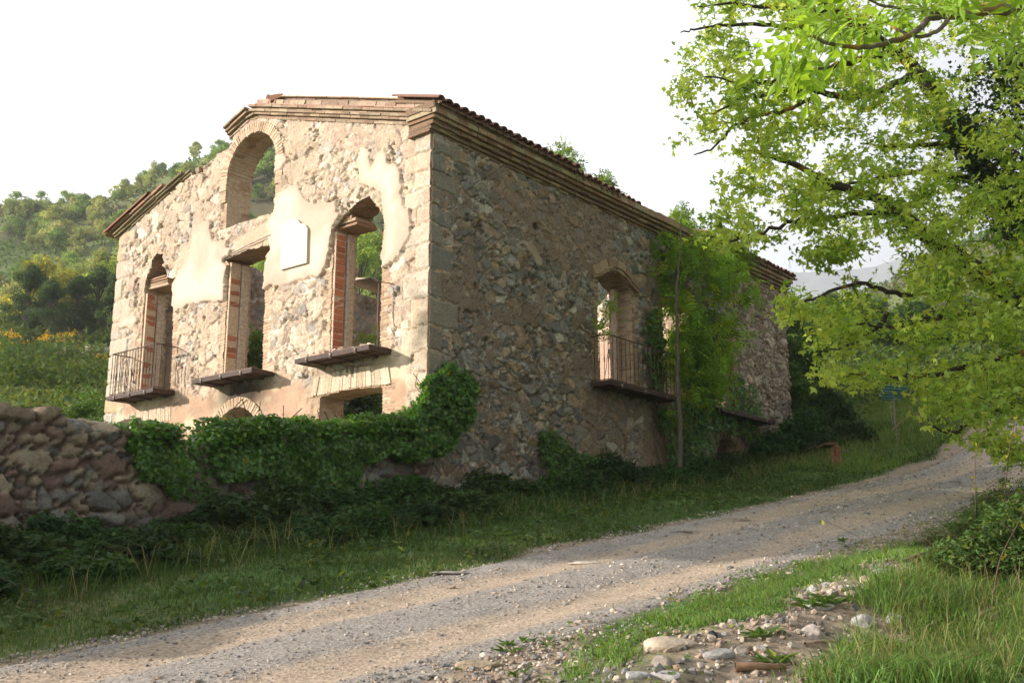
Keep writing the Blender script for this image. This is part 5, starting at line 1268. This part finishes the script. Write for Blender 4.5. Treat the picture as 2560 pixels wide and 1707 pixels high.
# near side of the track
def patch(poly,n,h0,h1,w,base,lean=.6,dry=.04,clump=2.0,th=.3,seed=295,name='near_grass'):
    xs=[p[0] for p in poly];ys=[p[1] for p in poly]
    # sample in the ground plane
    g=np.array([gd(x,y) for x,y in poly]);pl=[(p[0],p[1]) for p in g]
    T=rng.uniform(g[:,0].min(),g[:,0].max(),n*2);U_=rng.uniform(g[:,1].min(),g[:,1].max(),n*2)
    k=inpoly(T+.55*(fbm(T*3,U_*3,seed)-.5)+rng.normal(size=len(T))*.05,U_+.55*(fbm(T*3+5,U_*3,seed)-.5)+rng.normal(size=len(T))*.05,pl);k&=rng.random(len(T))<sstep(th,th+.18,fbm(T*clump,U_*clump,seed+1));T=T[k][:n];U_=U_[k][:n]
    h=rng.uniform(h0,h1,len(T))*(.5+fbm(T*clump,U_*clump,seed+2))
    return T,U_,h
parts=[(patch([(1330,1480),(1400,1440),(1520,1420),(1640,1370),(1760,1345),(1850,1300),(1950,1290),(1960,1330),(1850,1400),(1700,1430),(1600,1440),(1480,1480),(1420,1530),(1330,1560)],17000,.05,.15,.0,None,seed=300,th=.36)),
 (patch([(2000,1380),(2080,1330),(2352,1260),(2450,1300),(2450,1600),(1860,1600),(1900,1540),(1960,1500),(1990,1440)],27000,.07,.27,.0,None,clump=1.5,seed=310,th=.33)),
 (patch([(1340,1520),(1420,1500),(1450,1568),(1340,1600)],3200,.05,.14,.0,None,clump=3.5,seed=320,th=.40)),
 (patch([(1950,1290),(2050,1260),(2200,1240),(2352,1180),(2352,1300),(2100,1340),(1990,1370)],9000,.05,.14,.0,None,seed=330,th=.35)),
 (patch([(1850,1230),(2000,1210),(2352,1120),(2352,1200),(2050,1250),(1900,1260)],5000,.03,.09,.0,None,seed=340,th=.45)),
 (patch([(1000,1568),(1100,1500),(1330,1420),(1500,1350),(1330,1520),(1200,1600)],1500,.03,.08,.0,None,seed=350,th=.5)),
 (patch([(2340,1250),(2900,1120),(3200,1600),(2440,1600)],16000,.07,.25,.0,None,clump=1.5,seed=370,th=.30)),
 (patch([(2080,900),(2352,900),(2352,1000),(2100,1010)],10,.03,.08,.0,None,seed=360,th=.5))]
T=np.concatenate([p[0] for p in parts]);U_=np.concatenate([p[1] for p in parts]);h=np.concatenate([p[2] for p in parts])
o=blades('near_grass',T,U_,h,np.full(len(T),.0030)*rng.uniform(.6,1.4,len(T)),1.15,(.145,.26,.06),dry=.09,var=.38,hn=.75+.5*fbm(T*1.5,U_*1.5,296));tag(o,kind='stuff')
n=1500;g_=np.array([gd(x,y) for x,y in((2000,1400),(2100,1330),(2352,1290),(2430,1590),(1900,1590))]);T=rng.uniform(g_[:,0].min(),g_[:,0].max(),n);U_=rng.uniform(g_[:,1].min(),g_[:,1].max(),n);k=inpoly(T,U_,[(p[0],p[1]) for p in g_]);T=T[k];U_=U_[k]
o=blades('dry_stalks',T,U_,rng.uniform(.2,.48,len(T)),np.full(len(T),.0022),1.0,(.20,.24,.07),dry=.5);tag(o,kind='stuff')
# ---- gravel on the track and rubble on the mound
import bmesh
bm=bmesh.new();bmesh.ops.create_icosphere(bm,subdivisions=1,radius=1);icoV=np.array([v.co[:] for v in bm.verts]);icoF=np.array([[v.index for v in f.verts] for f in bm.faces]);bm.free()
def pebbles(name,P,s,pal,flat=.55):
    n=len(P);A,Bv,Nn=frames(n,np.array([[0,0,1.]]),.35)
    V=np.zeros((n,len(icoV),3));J=1+.28*rng.normal(size=(n,len(icoV),1)).clip(-1.3,1.3)
    base=icoV[None]*J*np.array([1,.75,flat])
    V=P[:,None]+s[:,None,None]*(base[...,0:1]*A[:,None]+base[...,1:2]*Bv[:,None]+base[...,2:3]*Nn[:,None])
    F_=(icoF[None]+(np.arange(n)*len(icoV))[:,None,None]).reshape(-1,3)
    c=np.array(pal)[rng.integers(0,len(pal),n)]*rng.uniform(.7,1.3,(n,1))
    return mesh_np(name,V.reshape(-1,3),tris=F_,col=np.repeat(c,len(icoV),0),mat=M['rock'])
gp_pal=[(.40,.34,.27),(.32,.29,.25),(.45,.38,.29),(.26,.25,.24),(.50,.45,.38),(.36,.28,.21),(.20,.195,.19)]
n=42000;T=-10+rng.random(n)**1.7*30;D_=rng.uniform(4.5,7.9,n);bnd=np.exp(-((D_-5.45+.12*np.sin(T*.6))/.33)**2)+np.exp(-((D_-6.8+.12*np.sin(T*.6+1))/.36)**2);k=rng.random(n)<(.35+.9*sstep(.4,.62,fbm(T*.8,D_*2.5,401)))*(1-.75*np.clip(bnd,0,1));T=T[k];D_=D_[k]
s=.004+.011*rng.random(len(T))**3.2+.012*(rng.random(len(T))<.03);s=s*(1+.045*(T+10))
P=np.stack([T,-D_,road_z(T,D_)+s*.15],-1);tag(pebbles('road_gravel',P,s,gp_pal),kind='stuff')
n=30000;T=rng.uniform(-9.5,9,n)**1.0;D_=rng.uniform(7.3,10.2,n);cv=ground_cover(T,-D_);k=rng.random(n)<(1-cv)+.06;T=T[k];D_=D_[k]
s=.005+.030*rng.random(len(T))**3.6;s=s*np.where(rng.random(len(T))<.03,1.7,1)*np.where(T>-3,.65,1)
P=np.stack([T,-D_,G(T,-D_)+s*.2],-1);tag(pebbles('rubble_gravel',P,s,[tuple(.8*v for v in c) for c in gp_pal]+[(.48,.42,.34),(.30,.22,.15)],flat=.65),kind='stuff')
# ---- single stones
WH=(.58,.54,.47)
RK=[(1540,1490,.20,1.7,.45,(.60,.50,.38),'large flat cream stone with a rusty streak at the edge of the rubble'),
(1870,1470,.13,1.2,.9,(.52,.46,.40),'upright pinkish-grey boulder on the crest of the rubble mound'),
(1637,1463,.06,1,1,(.06,.06,.06),'small black stone behind the large flat cream one'),
(1105,1532,.15,2.0,.4,(.50,.40,.28),'long low tan stone at the bottom edge of the gravel'),
(2030,1325,.13,1.5,.6,WH,'whitest stone, on the far side of the rubble'),
(1990,1342,.09,1.1,.9,(.58,.48,.33),'yellowish stone just below the whitest one'),
(1935,1345,.12,1.8,.35,(.5,.42,.3),'flat ochre slab left of the yellowish stone'),
(1880,1400,.12,1.8,.45,(.46,.45,.42),'grey slab at the top of the rubble heap'),
(1870,1360,.08,1.2,.8,(.5,.5,.47),'small grey-white stone above the grey slab'),
(1962,1368,.08,1.2,.9,(.46,.36,.28),'brown stone right of the grey slab'),
(1650,1510,.13,1.6,.5,(.45,.44,.41),'pale grey stone right of the large flat cream one'),
(1525,1532,.10,1.3,.8,(.40,.35,.29),'angular brown-grey stone above the fallen branch'),
(1460,1557,.10,1.5,.5,(.55,.54,.52),'light grey stone at the bottom picture edge'),
(1530,1562,.11,1.6,.4,(.52,.50,.47),'flat pale stone below the angular brown-grey one'),
(1700,1500,.06,1.1,.9,(.48,.43,.36),'round pebble left of the thin stick'),
(1745,1500,.07,1.2,.7,WH,'white angular stone in the middle of the rubble'),
(1770,1480,.05,1.1,.8,(.5,.42,.34),'small tan stone behind the white angular one'),
(1980,1440,.12,1.3,.9,(.42,.42,.40),'grey boulder sunk in grass right of the mound'),
(2060,1440,.12,1.2,.8,(.34,.34,.33),'dark grey boulder deep in the right-hand grass'),
(1690,1200,.17,2.2,.25,(.40,.33,.26),'flat tan slab at the grassy edge of the shaded track'),
(1560,1228,.14,2.4,.2,(.44,.40,.35),'flat whitish slab in the shaded track'),
(1345,1308,.16,2.2,.2,(.55,.50,.43),'flat white slab in the sunny track'),
(1035,1320,.16,2.4,.2,(.5,.47,.42),'flat pale slab near the left part of the track edge'),
(2190,1117,.16,2.2,.3,(.55,.53,.50),'white slab on the far part of the track'),
(2300,1027,.22,1.4,.6,(.34,.29,.25),'brown stone where the track leaves the picture'),
(2120,1127,.15,1.5,.6,(.30,.28,.25),'grey stone in the grass beside the wooden box'),
(2165,1131,.16,1.7,.5,(.30,.29,.27),'dark stone in the middle of the grassy bank'),
(310,1300,.05,1.2,.8,(.5,.42,.33),'tiny tan stone in the shaded verge')]
RK[25]=(1945,1040,.15,1.5,.6,(.30,.28,.25),RK[25][6]);RK[26]=(1988,1046,.17,1.8,.5,(.28,.27,.25),RK[26][6]);RK[23]=(2183,1117,.15,2.2,.3,(.55,.53,.50),RK[23][6])
for i,(x,y,s,el,fl,c,l) in enumerate(RK):
    s*=.55;fl=min(1,fl*1.25);c=tuple(np.array(c)*.72)
    p=gd(x,y,s*fl*.2)
    if -8<p[1]<-4.4: p[2]=float(road_z(np.array([p[0]]),np.array([-p[1]]))[0])+s*fl*.1
    tag(rock_mesh('rock',p,s,c,700+i,flat=fl,elong=el,sub=3,rot=random.uniform(-.5,.5)-.9),l,'rock')
# terrace wall stones on the left slope
ts=empty('terrace_wall',at(150,970,60));tag(ts,'broken dry-stone terrace wall across the meadow on the left','wall')
for i in range(46):
    x=rng.uniform(110,262);R_=56+rng.normal()*.8;t,u=hill_spot(x,R_)
    o=rock_mesh('terrace_stone',(0,0,0),rng.uniform(.2,.55),np.array((.30,.26,.21))*rng.uniform(.7,1.2),800+i,sub=2);o.parent=ts;o.location=Vector((t,u,Gs(t,u)+rng.uniform(-.1,.5)))-ts.location
# fallen branches and sticks
def stick(label,pts,r,col,name='fallen_branch',twigs=0,lift=.02):
    acc=Acc();S=spline(pts,5);tube(acc,S,np.linspace(r,r*.55,len(S)),7,col)
    for i in range(twigs):
        k=random.randrange(2,len(S)-1);e=S[k]+np.array([random.uniform(-.25,.25),random.uniform(-.25,.25),random.uniform(.02,.3)]);tube(acc,spline([S[k],(S[k]+e)/2+rng.normal(size=3)*.02,e],3),np.linspace(r*.4,r*.15,7),4,col)
    o=acc.build(name,M['twig'],None,True,origin=S[0]);tag(o,label,'branch');return o
def gl(x,y,h=.02): p=gd(x,y);return p+np.array([0,0,h])
stick('thick brown branch piece lying on the rubble at the bottom',[gl(1690,1545,.03),gl(1740,1550,.035),gl(1805,1553,.03)],.028,(.24,.15,.09))
stick('thin pale stick lying across the middle of the rubble',[gl(1850,1490),gl(1900,1490,.04),gl(1970,1488)],.012,(.33,.24,.17))
stick('curved dark branch lying along the far edge of the rubble',[gl(2075,1300,.03),gl(2130,1295,.08),gl(2190,1290,.05),gl(2205,1280,.03),gl(2260,1275,.05)],.016,(.13,.09,.06))
stick('thin stick sloping down the front of the rubble mound',[gl(1900,1530),gl(1930,1550,.03),gl(1970,1580)],.012,(.30,.22,.16))
stick('thin dry branch on the shaded verge edge',[gl(1860,1197,.02),gl(1900,1190,.1),gl(1960,1195,.03)],.008,(.2,.15,.1),twigs=2)
stick('long bare pole leaning in the grass of the far bank',[at(*Z6(1432,1395),22.0),at(*Z6(1530,1310),21.5),at(*Z6(1640,1258),21.0)],.016,(.35,.24,.14),'leaning_pole')
# stake with wire loop
p=gd(2062,1027);acc=Acc();tube(acc,[p,p+np.array([.03,.02,.6]),p+np.array([.14,.06,1.15])],.018,6,(.22,.17,.13))
acc2=Acc();c_=p+np.array([-.05,.02,.8]);tube(acc2,[c_+np.array([.2*math.cos(a)*.6-.05,0,.28*math.sin(a)]) for a in np.linspace(0,2*PI,14)],.006,4,(.3,.3,.3))
st=empty('stake',p);tag(st,'thin wooden stake with a loop of wire standing in the bank grass','stake')
for a_,nm in((acc,'post'),(acc2,'wire_loop')): build_child(a_,nm,M['wood'] if nm=='post' else M['iron'],st)
# wooden box / trough end sticking out of the brambles
p=gd(1925,1072);bx=empty('wooden_trough',p);tag(bx,'reddish wooden trough end poking out of the brambles past the house','trough')
acc=Acc();box(acc,p+np.array([.0,.0,.20]),I3,(.02,.08,.25),(.28,.14,.08),jit=.02);box(acc,p+np.array([-.05,.08,.15]),I3,(.02,.02,.25),(.36,.18,.1),jit=.01);build_child(acc,'end_board',M['wood'],bx,False)
acc=Acc();box(acc,p+np.array([-.12,.16,.47]),np.array([[.6,-.8,0],[.8,.6,0],[0,0,1]]),(.12,.32,.02),(.20,.12,.08),jit=.02);build_child(acc,'top_board',M['wood'],bx,False)
# corrugated sheet
pb=gp(2245,1002);dS=float((pb-EYE)@FW)-.3;cs=empty('metal_sheet_fence',pb);tag(cs,'corrugated teal metal sheet standing on the bank, partly behind maple leaves','fence')
for k,(x0,x1,y0,y1) in enumerate(((2200,2292,958,1004),(2297,2335,952,992),(2395,2440,940,978))):
    a=at(x0,y0,dS);b=at(x1,y0,dS+.5);zt_=a[2];zb=at(x0,y1,dS)[2]-.1
    nz=57;zs=np.linspace(zb,zt_,nz);off=.05*np.sin(np.arange(nz)*.9)
    V=np.array([(q[0]-FW[0]*off[i],q[1]-FW[1]*off[i],z) for i,z in enumerate(zs) for q in(a,b)]);Q=[(2*i,2*i+1,2*i+3,2*i+2) for i in range(nz-1)]
    acc=Acc();acc.add(V,quads=Q);acc.add(V+FW*.004,quads=Q);build_child(acc,'sheet',M['metal_sheet'],cs)
for x in(2345,):
    a=at(x,935,dS+.1);acc=Acc();tube(acc,[a,a-np.array([0,0,.7]),a-np.array([0,0,1.6])],.035,6,(.2,.16,.13));build_child(acc,'fence_post',M['wood'],cs)
# pylons on the ridge
def pylon(x,ytop,ybot,label,arms=3):
    Rr=2480.;top=at(x,ytop,Rr);bot=at(x,ybot+4,Rr);H=top[2]-bot[2]
    root=empty('pylon',bot);tag(root,label,'pylon','power pylons on the far ridge')
    acc=Acc();w=H*.11
    for sx in(-1,1):
        for sy in(-1,1): tube(acc,[(sx*w,sy*w,0),(sx*w*.35,sy*w*.35,H*.6),(0,0,H)],.45,4,(.2,.21,.22))
    for k in range(6):
        z0=H*.6*k/6;z1=H*.6*(k+1)/6;w0=w*(1-.65*k/6);w1=w*(1-.65*(k+1)/6)
        tube(acc,[(-w0,-w0,z0),(0,0,(z0+z1)/2),(w1,w1,z1)],.25,3,(.2,.21,.22));tube(acc,[(w0,-w0,z0),(0,0,(z0+z1)/2),(-w1,w1,z1)],.25,3,(.2,.21,.22))
    for k in range(arms):
        z=H*(.66+.12*k);a=H*.16*(1-.2*k);d=RGT*a;tube(acc,[-d+np.array([0,0,z]),np.array([0,0,z+H*.03]),d+np.array([0,0,z])],.4,4,(.2,.21,.22))
    o=acc.build('lattice',M['iron'],root);return root
pylon(1975,648,668,'smaller steel pylon left on the far ridge');pylon(2025,640,668,'taller steel pylon right on the far ridge')
for x,l in((2006,'thin pole between the two pylons'),(2057,'thin pole right of the taller pylon')):
    top=at(x,652,2480.);acc=Acc();tube(acc,[top-np.array([0,0,20.]),top-np.array([0,0,8.]),top],.45,4,(.2,.2,.2));d=RGT*2.5
    tube(acc,[top-d-np.array([0,0,2.]),top-np.array([0,0,2.]),top+d-np.array([0,0,2.])],.3,4,(.2,.2,.2));tag(acc.build('utility_pole',M['iron'],None,False,origin=top-np.array([0,0,20.])),l,'pole')
# ---- right foreground bramble
rb=proto_shrub(460,6500,1.0,.62,'trio',.035,(.07,.14,.03),M['dark_leaf'],stems=34,yel=.2);rb2=proto_shrub(461,5000,1.0,.6,'oval',.03,(.08,.15,.03),M['dark_leaf'],stems=30,yel=.15)
for (x,y,s,dt,l) in((2290,1330,(1.0,1.0,.85),rb,'bramble bush with dry arching canes at the right edge, beside the rubble'),(2200,1260,(.8,.8,.6),rb2,'smaller bramble left of the one with dry canes'),(2390,1250,(1.3,1.3,1.1),rb,'tall bramble filling the right picture edge'),(2150,1310,(.5,.5,.3),rb2,'low leafy sprawl at the far foot of the rubble'),(2330,1180,(1.0,1.0,.9),rb2,'leafy bush beside the track at the right edge, behind the brambles')):
    p=gd(x,y,-.03);place('bramble_bush',dt,p,s,rng.uniform(0,6),l,'bush')
def cane(label,pts,r,leafn,lc):
    acc=Acc();S=spline(pts,6);tube(acc,S,np.linspace(r*.65,r*.25,len(S)),5,(.11,.075,.05));root=empty('bramble_cane',S[0]);tag(root,label,'cane')
    build_child(acc,'stem',M['twig'],root)
    k=rng.integers(3,len(S),leafn);pos=S[k]+rng.normal(size=(leafn,3))*.03
    o=leaves('leaves',pos,'oval',.05,lc,M['leaf'],up=np.array([[0,0,1.]]),yel=.2);o.parent=root;o.location=-Vector(root.location)
cane('thin cane arching over the track from the right bramble, with small leaves',[gd(2145,1330),at(2270*1.0,1440,8.5),at(2200,1370,8.6),at(2060,1300,8.8)],.006,26,(.14,.22,.04))
cane('upright dark sapling cane crossing the track at the right edge',[gd(2240,1230),at(2440,1260,11),at(2440,1130,11.2),at(2480,1060,11.4)],.012,40,(.18,.24,.04))
cane('long dark cane rising from the right bramble towards the frame edge',[gd(2280,1400),at(2500,1400,8),at(2560,1280,8.2)],.012,10,(.14,.2,.04))
cane('thin whip with leaf tufts beside the upright cane',[gd(2300,1240),at(2520,1150,11),at(2540,1040,11.2)],.010,60,(.18,.24,.04))
# low clover and weeds between the blades
n=26000;T=rng.uniform(-9.5,7,n);D_=rng.uniform(7.3,12.5,n);k=(rng.random(n)<ground_cover(T,-D_)*.8+.07)&(fbm(T*2.2,D_*2.2,411)>.42);T=T[k];D_=D_[k]
P=np.stack([T,-D_,G(T,-D_)+rng.uniform(.005,.07,len(T))],-1)
o=leaves('weeds',P,'trio',.032,(.12,.21,.045),M['grass'],up=np.tile([[0,0,1.4]],(len(P),1)),spread=.6,var=.35,yel=.12);tag(o,kind='stuff')
n=22000;T=rng.uniform(-9.5,14,n);D_=rng.uniform(.6,4.9,n);k=(rng.random(n)<ground_cover(T,-D_))&(fbm(T*1.4,D_*1.8,412)>.50);T=T[k];D_=D_[k]
P=np.stack([T,-D_,G(T,-D_)+rng.uniform(.01,.12,len(T))*(1+sstep(2.6,1.2,D_))],-1)
o=leaves('verge_weeds',P,'trio',.05,(.07,.125,.03),M['dark_leaf'],up=np.tile([[0,0,1.4]],(len(P),1)),spread=.6,var=.35,yel=.12);tag(o,kind='stuff')
# broad-leaved weeds and flowers
def rosette(label,p,n,s,c,name='dock_plant'):
    p=np.asarray(p);pos=np.repeat(p[None],n,0)+rng.normal(size=(n,3))*np.array([.03,.03,.005]);an=np.linspace(0,2*PI,n,False)+rng.normal(size=n)*.2
    A=np.stack([np.cos(an),np.sin(an),rng.uniform(.25,1.0,n)],-1);A/=np.linalg.norm(A,axis=1)[:,None];Bv=np.cross(np.array([[0,0,1.]]),A);Bv/=np.linalg.norm(Bv,axis=1)[:,None];Nn=np.cross(A,Bv)
    Pm=np.array([(0,0,0),(.45,-.17,.03),(1,0,-.2),(.45,.17,.03)]);V,Fa,cc=scatter(Pm,np.array([(0,1,2),(0,2,3)]),pos,A,Bv,Nn,s*rng.uniform(.6,1.2,n),leafcols(n,c,.15,.05))
    o=mesh_np(name,V-p,tris=Fa,col=cc,mat=M['grass'],loc=p);tag(o,label,'plant')
for x,y,n_,s,l in((1170,1485,14,.10,'star-leaved weed in the gravel at the bottom left of the grass strip'),(1210,1475,12,.09,'star-leaved weed just right of its twin in the gravel'),(1165,1500,10,.1,'low weed below the star-leaved pair'),(1750,1465,20,.14,'leafy dock plant at the foot of the grass strip, beside the small stones'),(1860,1400,16,.15,'pale broad-leaved plant between stones and grass'),(1905,1395,16,.16,'dark broad-leaved plant on the mound crest'),(1780,1530,10,.16,'dark leaves low on the front of the mound'),(1990,1370,16,.12,'clover-like clump beside the yellowish stone'),(1255,1482,4,.12,'single upright broad leaf in the gravel'),(1300,1400,20,.05,'tiny tuft in the sunny gravel'),(1190,1555,14,.10,'weed tuft at the bottom edge of the gravel'),(2020,1190,26,.10,'dark weed patch at the shaded lower edge of the track'),(1940,1245,22,.10,'weed patch spreading over the lower track edge'),(1440,1385,10,.06,'small sprout at the sunny edge of the track')):
    rosette(l,gd(x,y),n_,s,(.09,.17,.04))
for x,y,l in((1410,1418,'tiny violet flower at the sunny edge of the track'),(1155,1540,'tiny violet flower in the lower-left grass tuft')):
    p=gd(x,y)+np.array([0,0,.10]);acc=Acc();tube(acc,[p-np.array([0,0,.1]),p-np.array([0,0,.05]),p],.002,4,(.1,.2,.04))
    for a in range(5): 
        d=np.array([math.cos(a*1.257),math.sin(a*1.257),.3])*.018;s_=np.cross(d,[0,0,1])*.6;acc.add([p,p+d*.6+s_,p+d,p+d*.6-s_],tris=[(0,1,2),(0,2,3)],col=(.18,.13,.6))
    tag(acc.build('flower',M['grass'],None,False,origin=p-np.array([0,0,.1])),l,'flower')
# ---------------------------------------------------------------- camera, sun, sky
cam=bpy.data.cameras.new('camera');co=bpy.data.objects.new('camera',cam);C.objects.link(co)
co.location=EYE
Mx=Matrix((RGT,UPV,-FWD)).transposed();co.rotation_euler=Mx.to_euler()
cam.sensor_width=36;cam.lens=F_PX/2560*36;cam.clip_end=9000;cam.clip_start=.1
bpy.context.scene.camera=co
SUN=np.array([-1,1.0,.45]);SUN/=np.linalg.norm(SUN)
sl=bpy.data.lights.new('sun','SUN');sl.energy=SUN_E;sl.angle=math.radians(.6);sl.color=(1,.885,.785)
so=bpy.data.objects.new('sun',sl);C.objects.link(so);so.rotation_euler=Vector(SUN).to_track_quat('Z','Y').to_euler()
w=bpy.data.worlds.new('World');bpy.context.scene.world=w;w.use_nodes=True;nt=w.node_tree;nt.nodes.clear();L=nt.links.new
out=N(nt,'ShaderNodeOutputWorld');bg=N(nt,'ShaderNodeBackground');bg.inputs['Strength'].default_value=.1;L(bg.outputs[0],out.inputs[0])
sky=N(nt,'ShaderNodeTexSky');sky.sky_type='NISHITA';sky.sun_disc=False;sky.sun_elevation=math.asin(SUN[2]);sky.sun_rotation=math.atan2(SUN[0],SUN[1])
tc=N(nt,'ShaderNodeTexCoord');sep=N(nt,'ShaderNodeSeparateXYZ');L(tc.outputs['Generated'],sep.inputs[0])
def dotdir(v):
    d=N(nt,'ShaderNodeVectorMath',operation='DOT_PRODUCT');L(tc.outputs['Generated'],d.inputs[0]);d.inputs[1].default_value=v;return d.outputs['Value']
def mrange(s,a,b,c,d,smooth=True):
    m=N(nt,'ShaderNodeMapRange');
    if smooth:m.interpolation_type='SMOOTHSTEP'
    for i,v in zip(('From Min','From Max','To Min','To Max'),(a,b,c,d)):m.inputs[i].default_value=v
    L(s,m.inputs['Value']);return m.outputs[0]
# bright cloud bank in the west and ahead, thinner and darker overhead and behind
dv=Vector((-.25,.95,.15)).normalized()
f1=mrange(dotdir(dv),-.35,.62,CL_LO,CL_HI)
no=N(nt,'ShaderNodeTexNoise');no.inputs['Scale'].default_value=2.2;no.inputs['Detail'].default_value=5;L(tc.outputs['Generated'],no.inputs['Vector'])
f2=mrange(no.outputs['Fac'],.3,.7,.88,1.12)
f4=mrange(sep.outputs['Z'],.42,.8,1.0,.28)
f5=mrange(dotdir(Vector((RGT[0]*.9+FW[0]*.5,RGT[1]*.9+FW[1]*.5,.0)).normalized()),.35,.95,1.0,.45)
def mul(a,b):
    m=N(nt,'ShaderNodeMath',operation='MULTIPLY');L(a,m.inputs[0]);L(b,m.inputs[1]);return m.outputs[0]
f=mul(mul(mul(f1,f2),f4),f5)
vs=N(nt,'ShaderNodeVectorMath',operation='SCALE');vs.inputs[0].default_value=(10,10.0,10.15);L(f,vs.inputs['Scale'])
mx=N(nt,'ShaderNodeMix',data_type='RGBA');mx.inputs['Factor'].default_value=.9;L(sky.outputs[0],mx.inputs['A']);L(vs.outputs[0],mx.inputs['B'])
L(mx.outputs['Result'],bg.inputs['Color'])
sc=bpy.context.scene
sc.view_settings.view_transform='Standard';sc.view_settings.look='None';sc.view_settings.exposure=EXPO;sc.view_settings.gamma=1
try: sc.view_settings.use_curve_mapping=False
except Exception: pass
sc.render.engine='CYCLES';sc.cycles.max_bounces=6;sc.cycles.diffuse_bounces=3;sc.cycles.transmission_bounces=4;sc.cycles.transparent_max_bounces=8;sc.cycles.volume_bounces=2
sc.cycles.use_denoising=True
if HAZE:
    me=bpy.data.meshes.new('haze');
    lo=(-480,-900,-12);hi=(3800,3400,800)
    V=[(x,y,z) for x in(lo[0],hi[0]) for y in(lo[1],hi[1]) for z in(lo[2],hi[2])]
    me.from_pydata(V,[],[tuple(q) for q in BQ.tolist()]);ho=bpy.data.objects.new('haze',me);C.objects.link(ho)
    m,nt=new_mat('air_haze');o_=N(nt,'ShaderNodeOutputMaterial');v=N(nt,'ShaderNodeVolumePrincipled');v.inputs['Color'].default_value=(.88,.93,1,1);v.inputs['Density'].default_value=HAZE;v.inputs['Anisotropy'].default_value=.3
    nt.links.new(v.outputs[0],o_.inputs['Volume']);me.materials.append(m);tag(ho,kind='stuff')
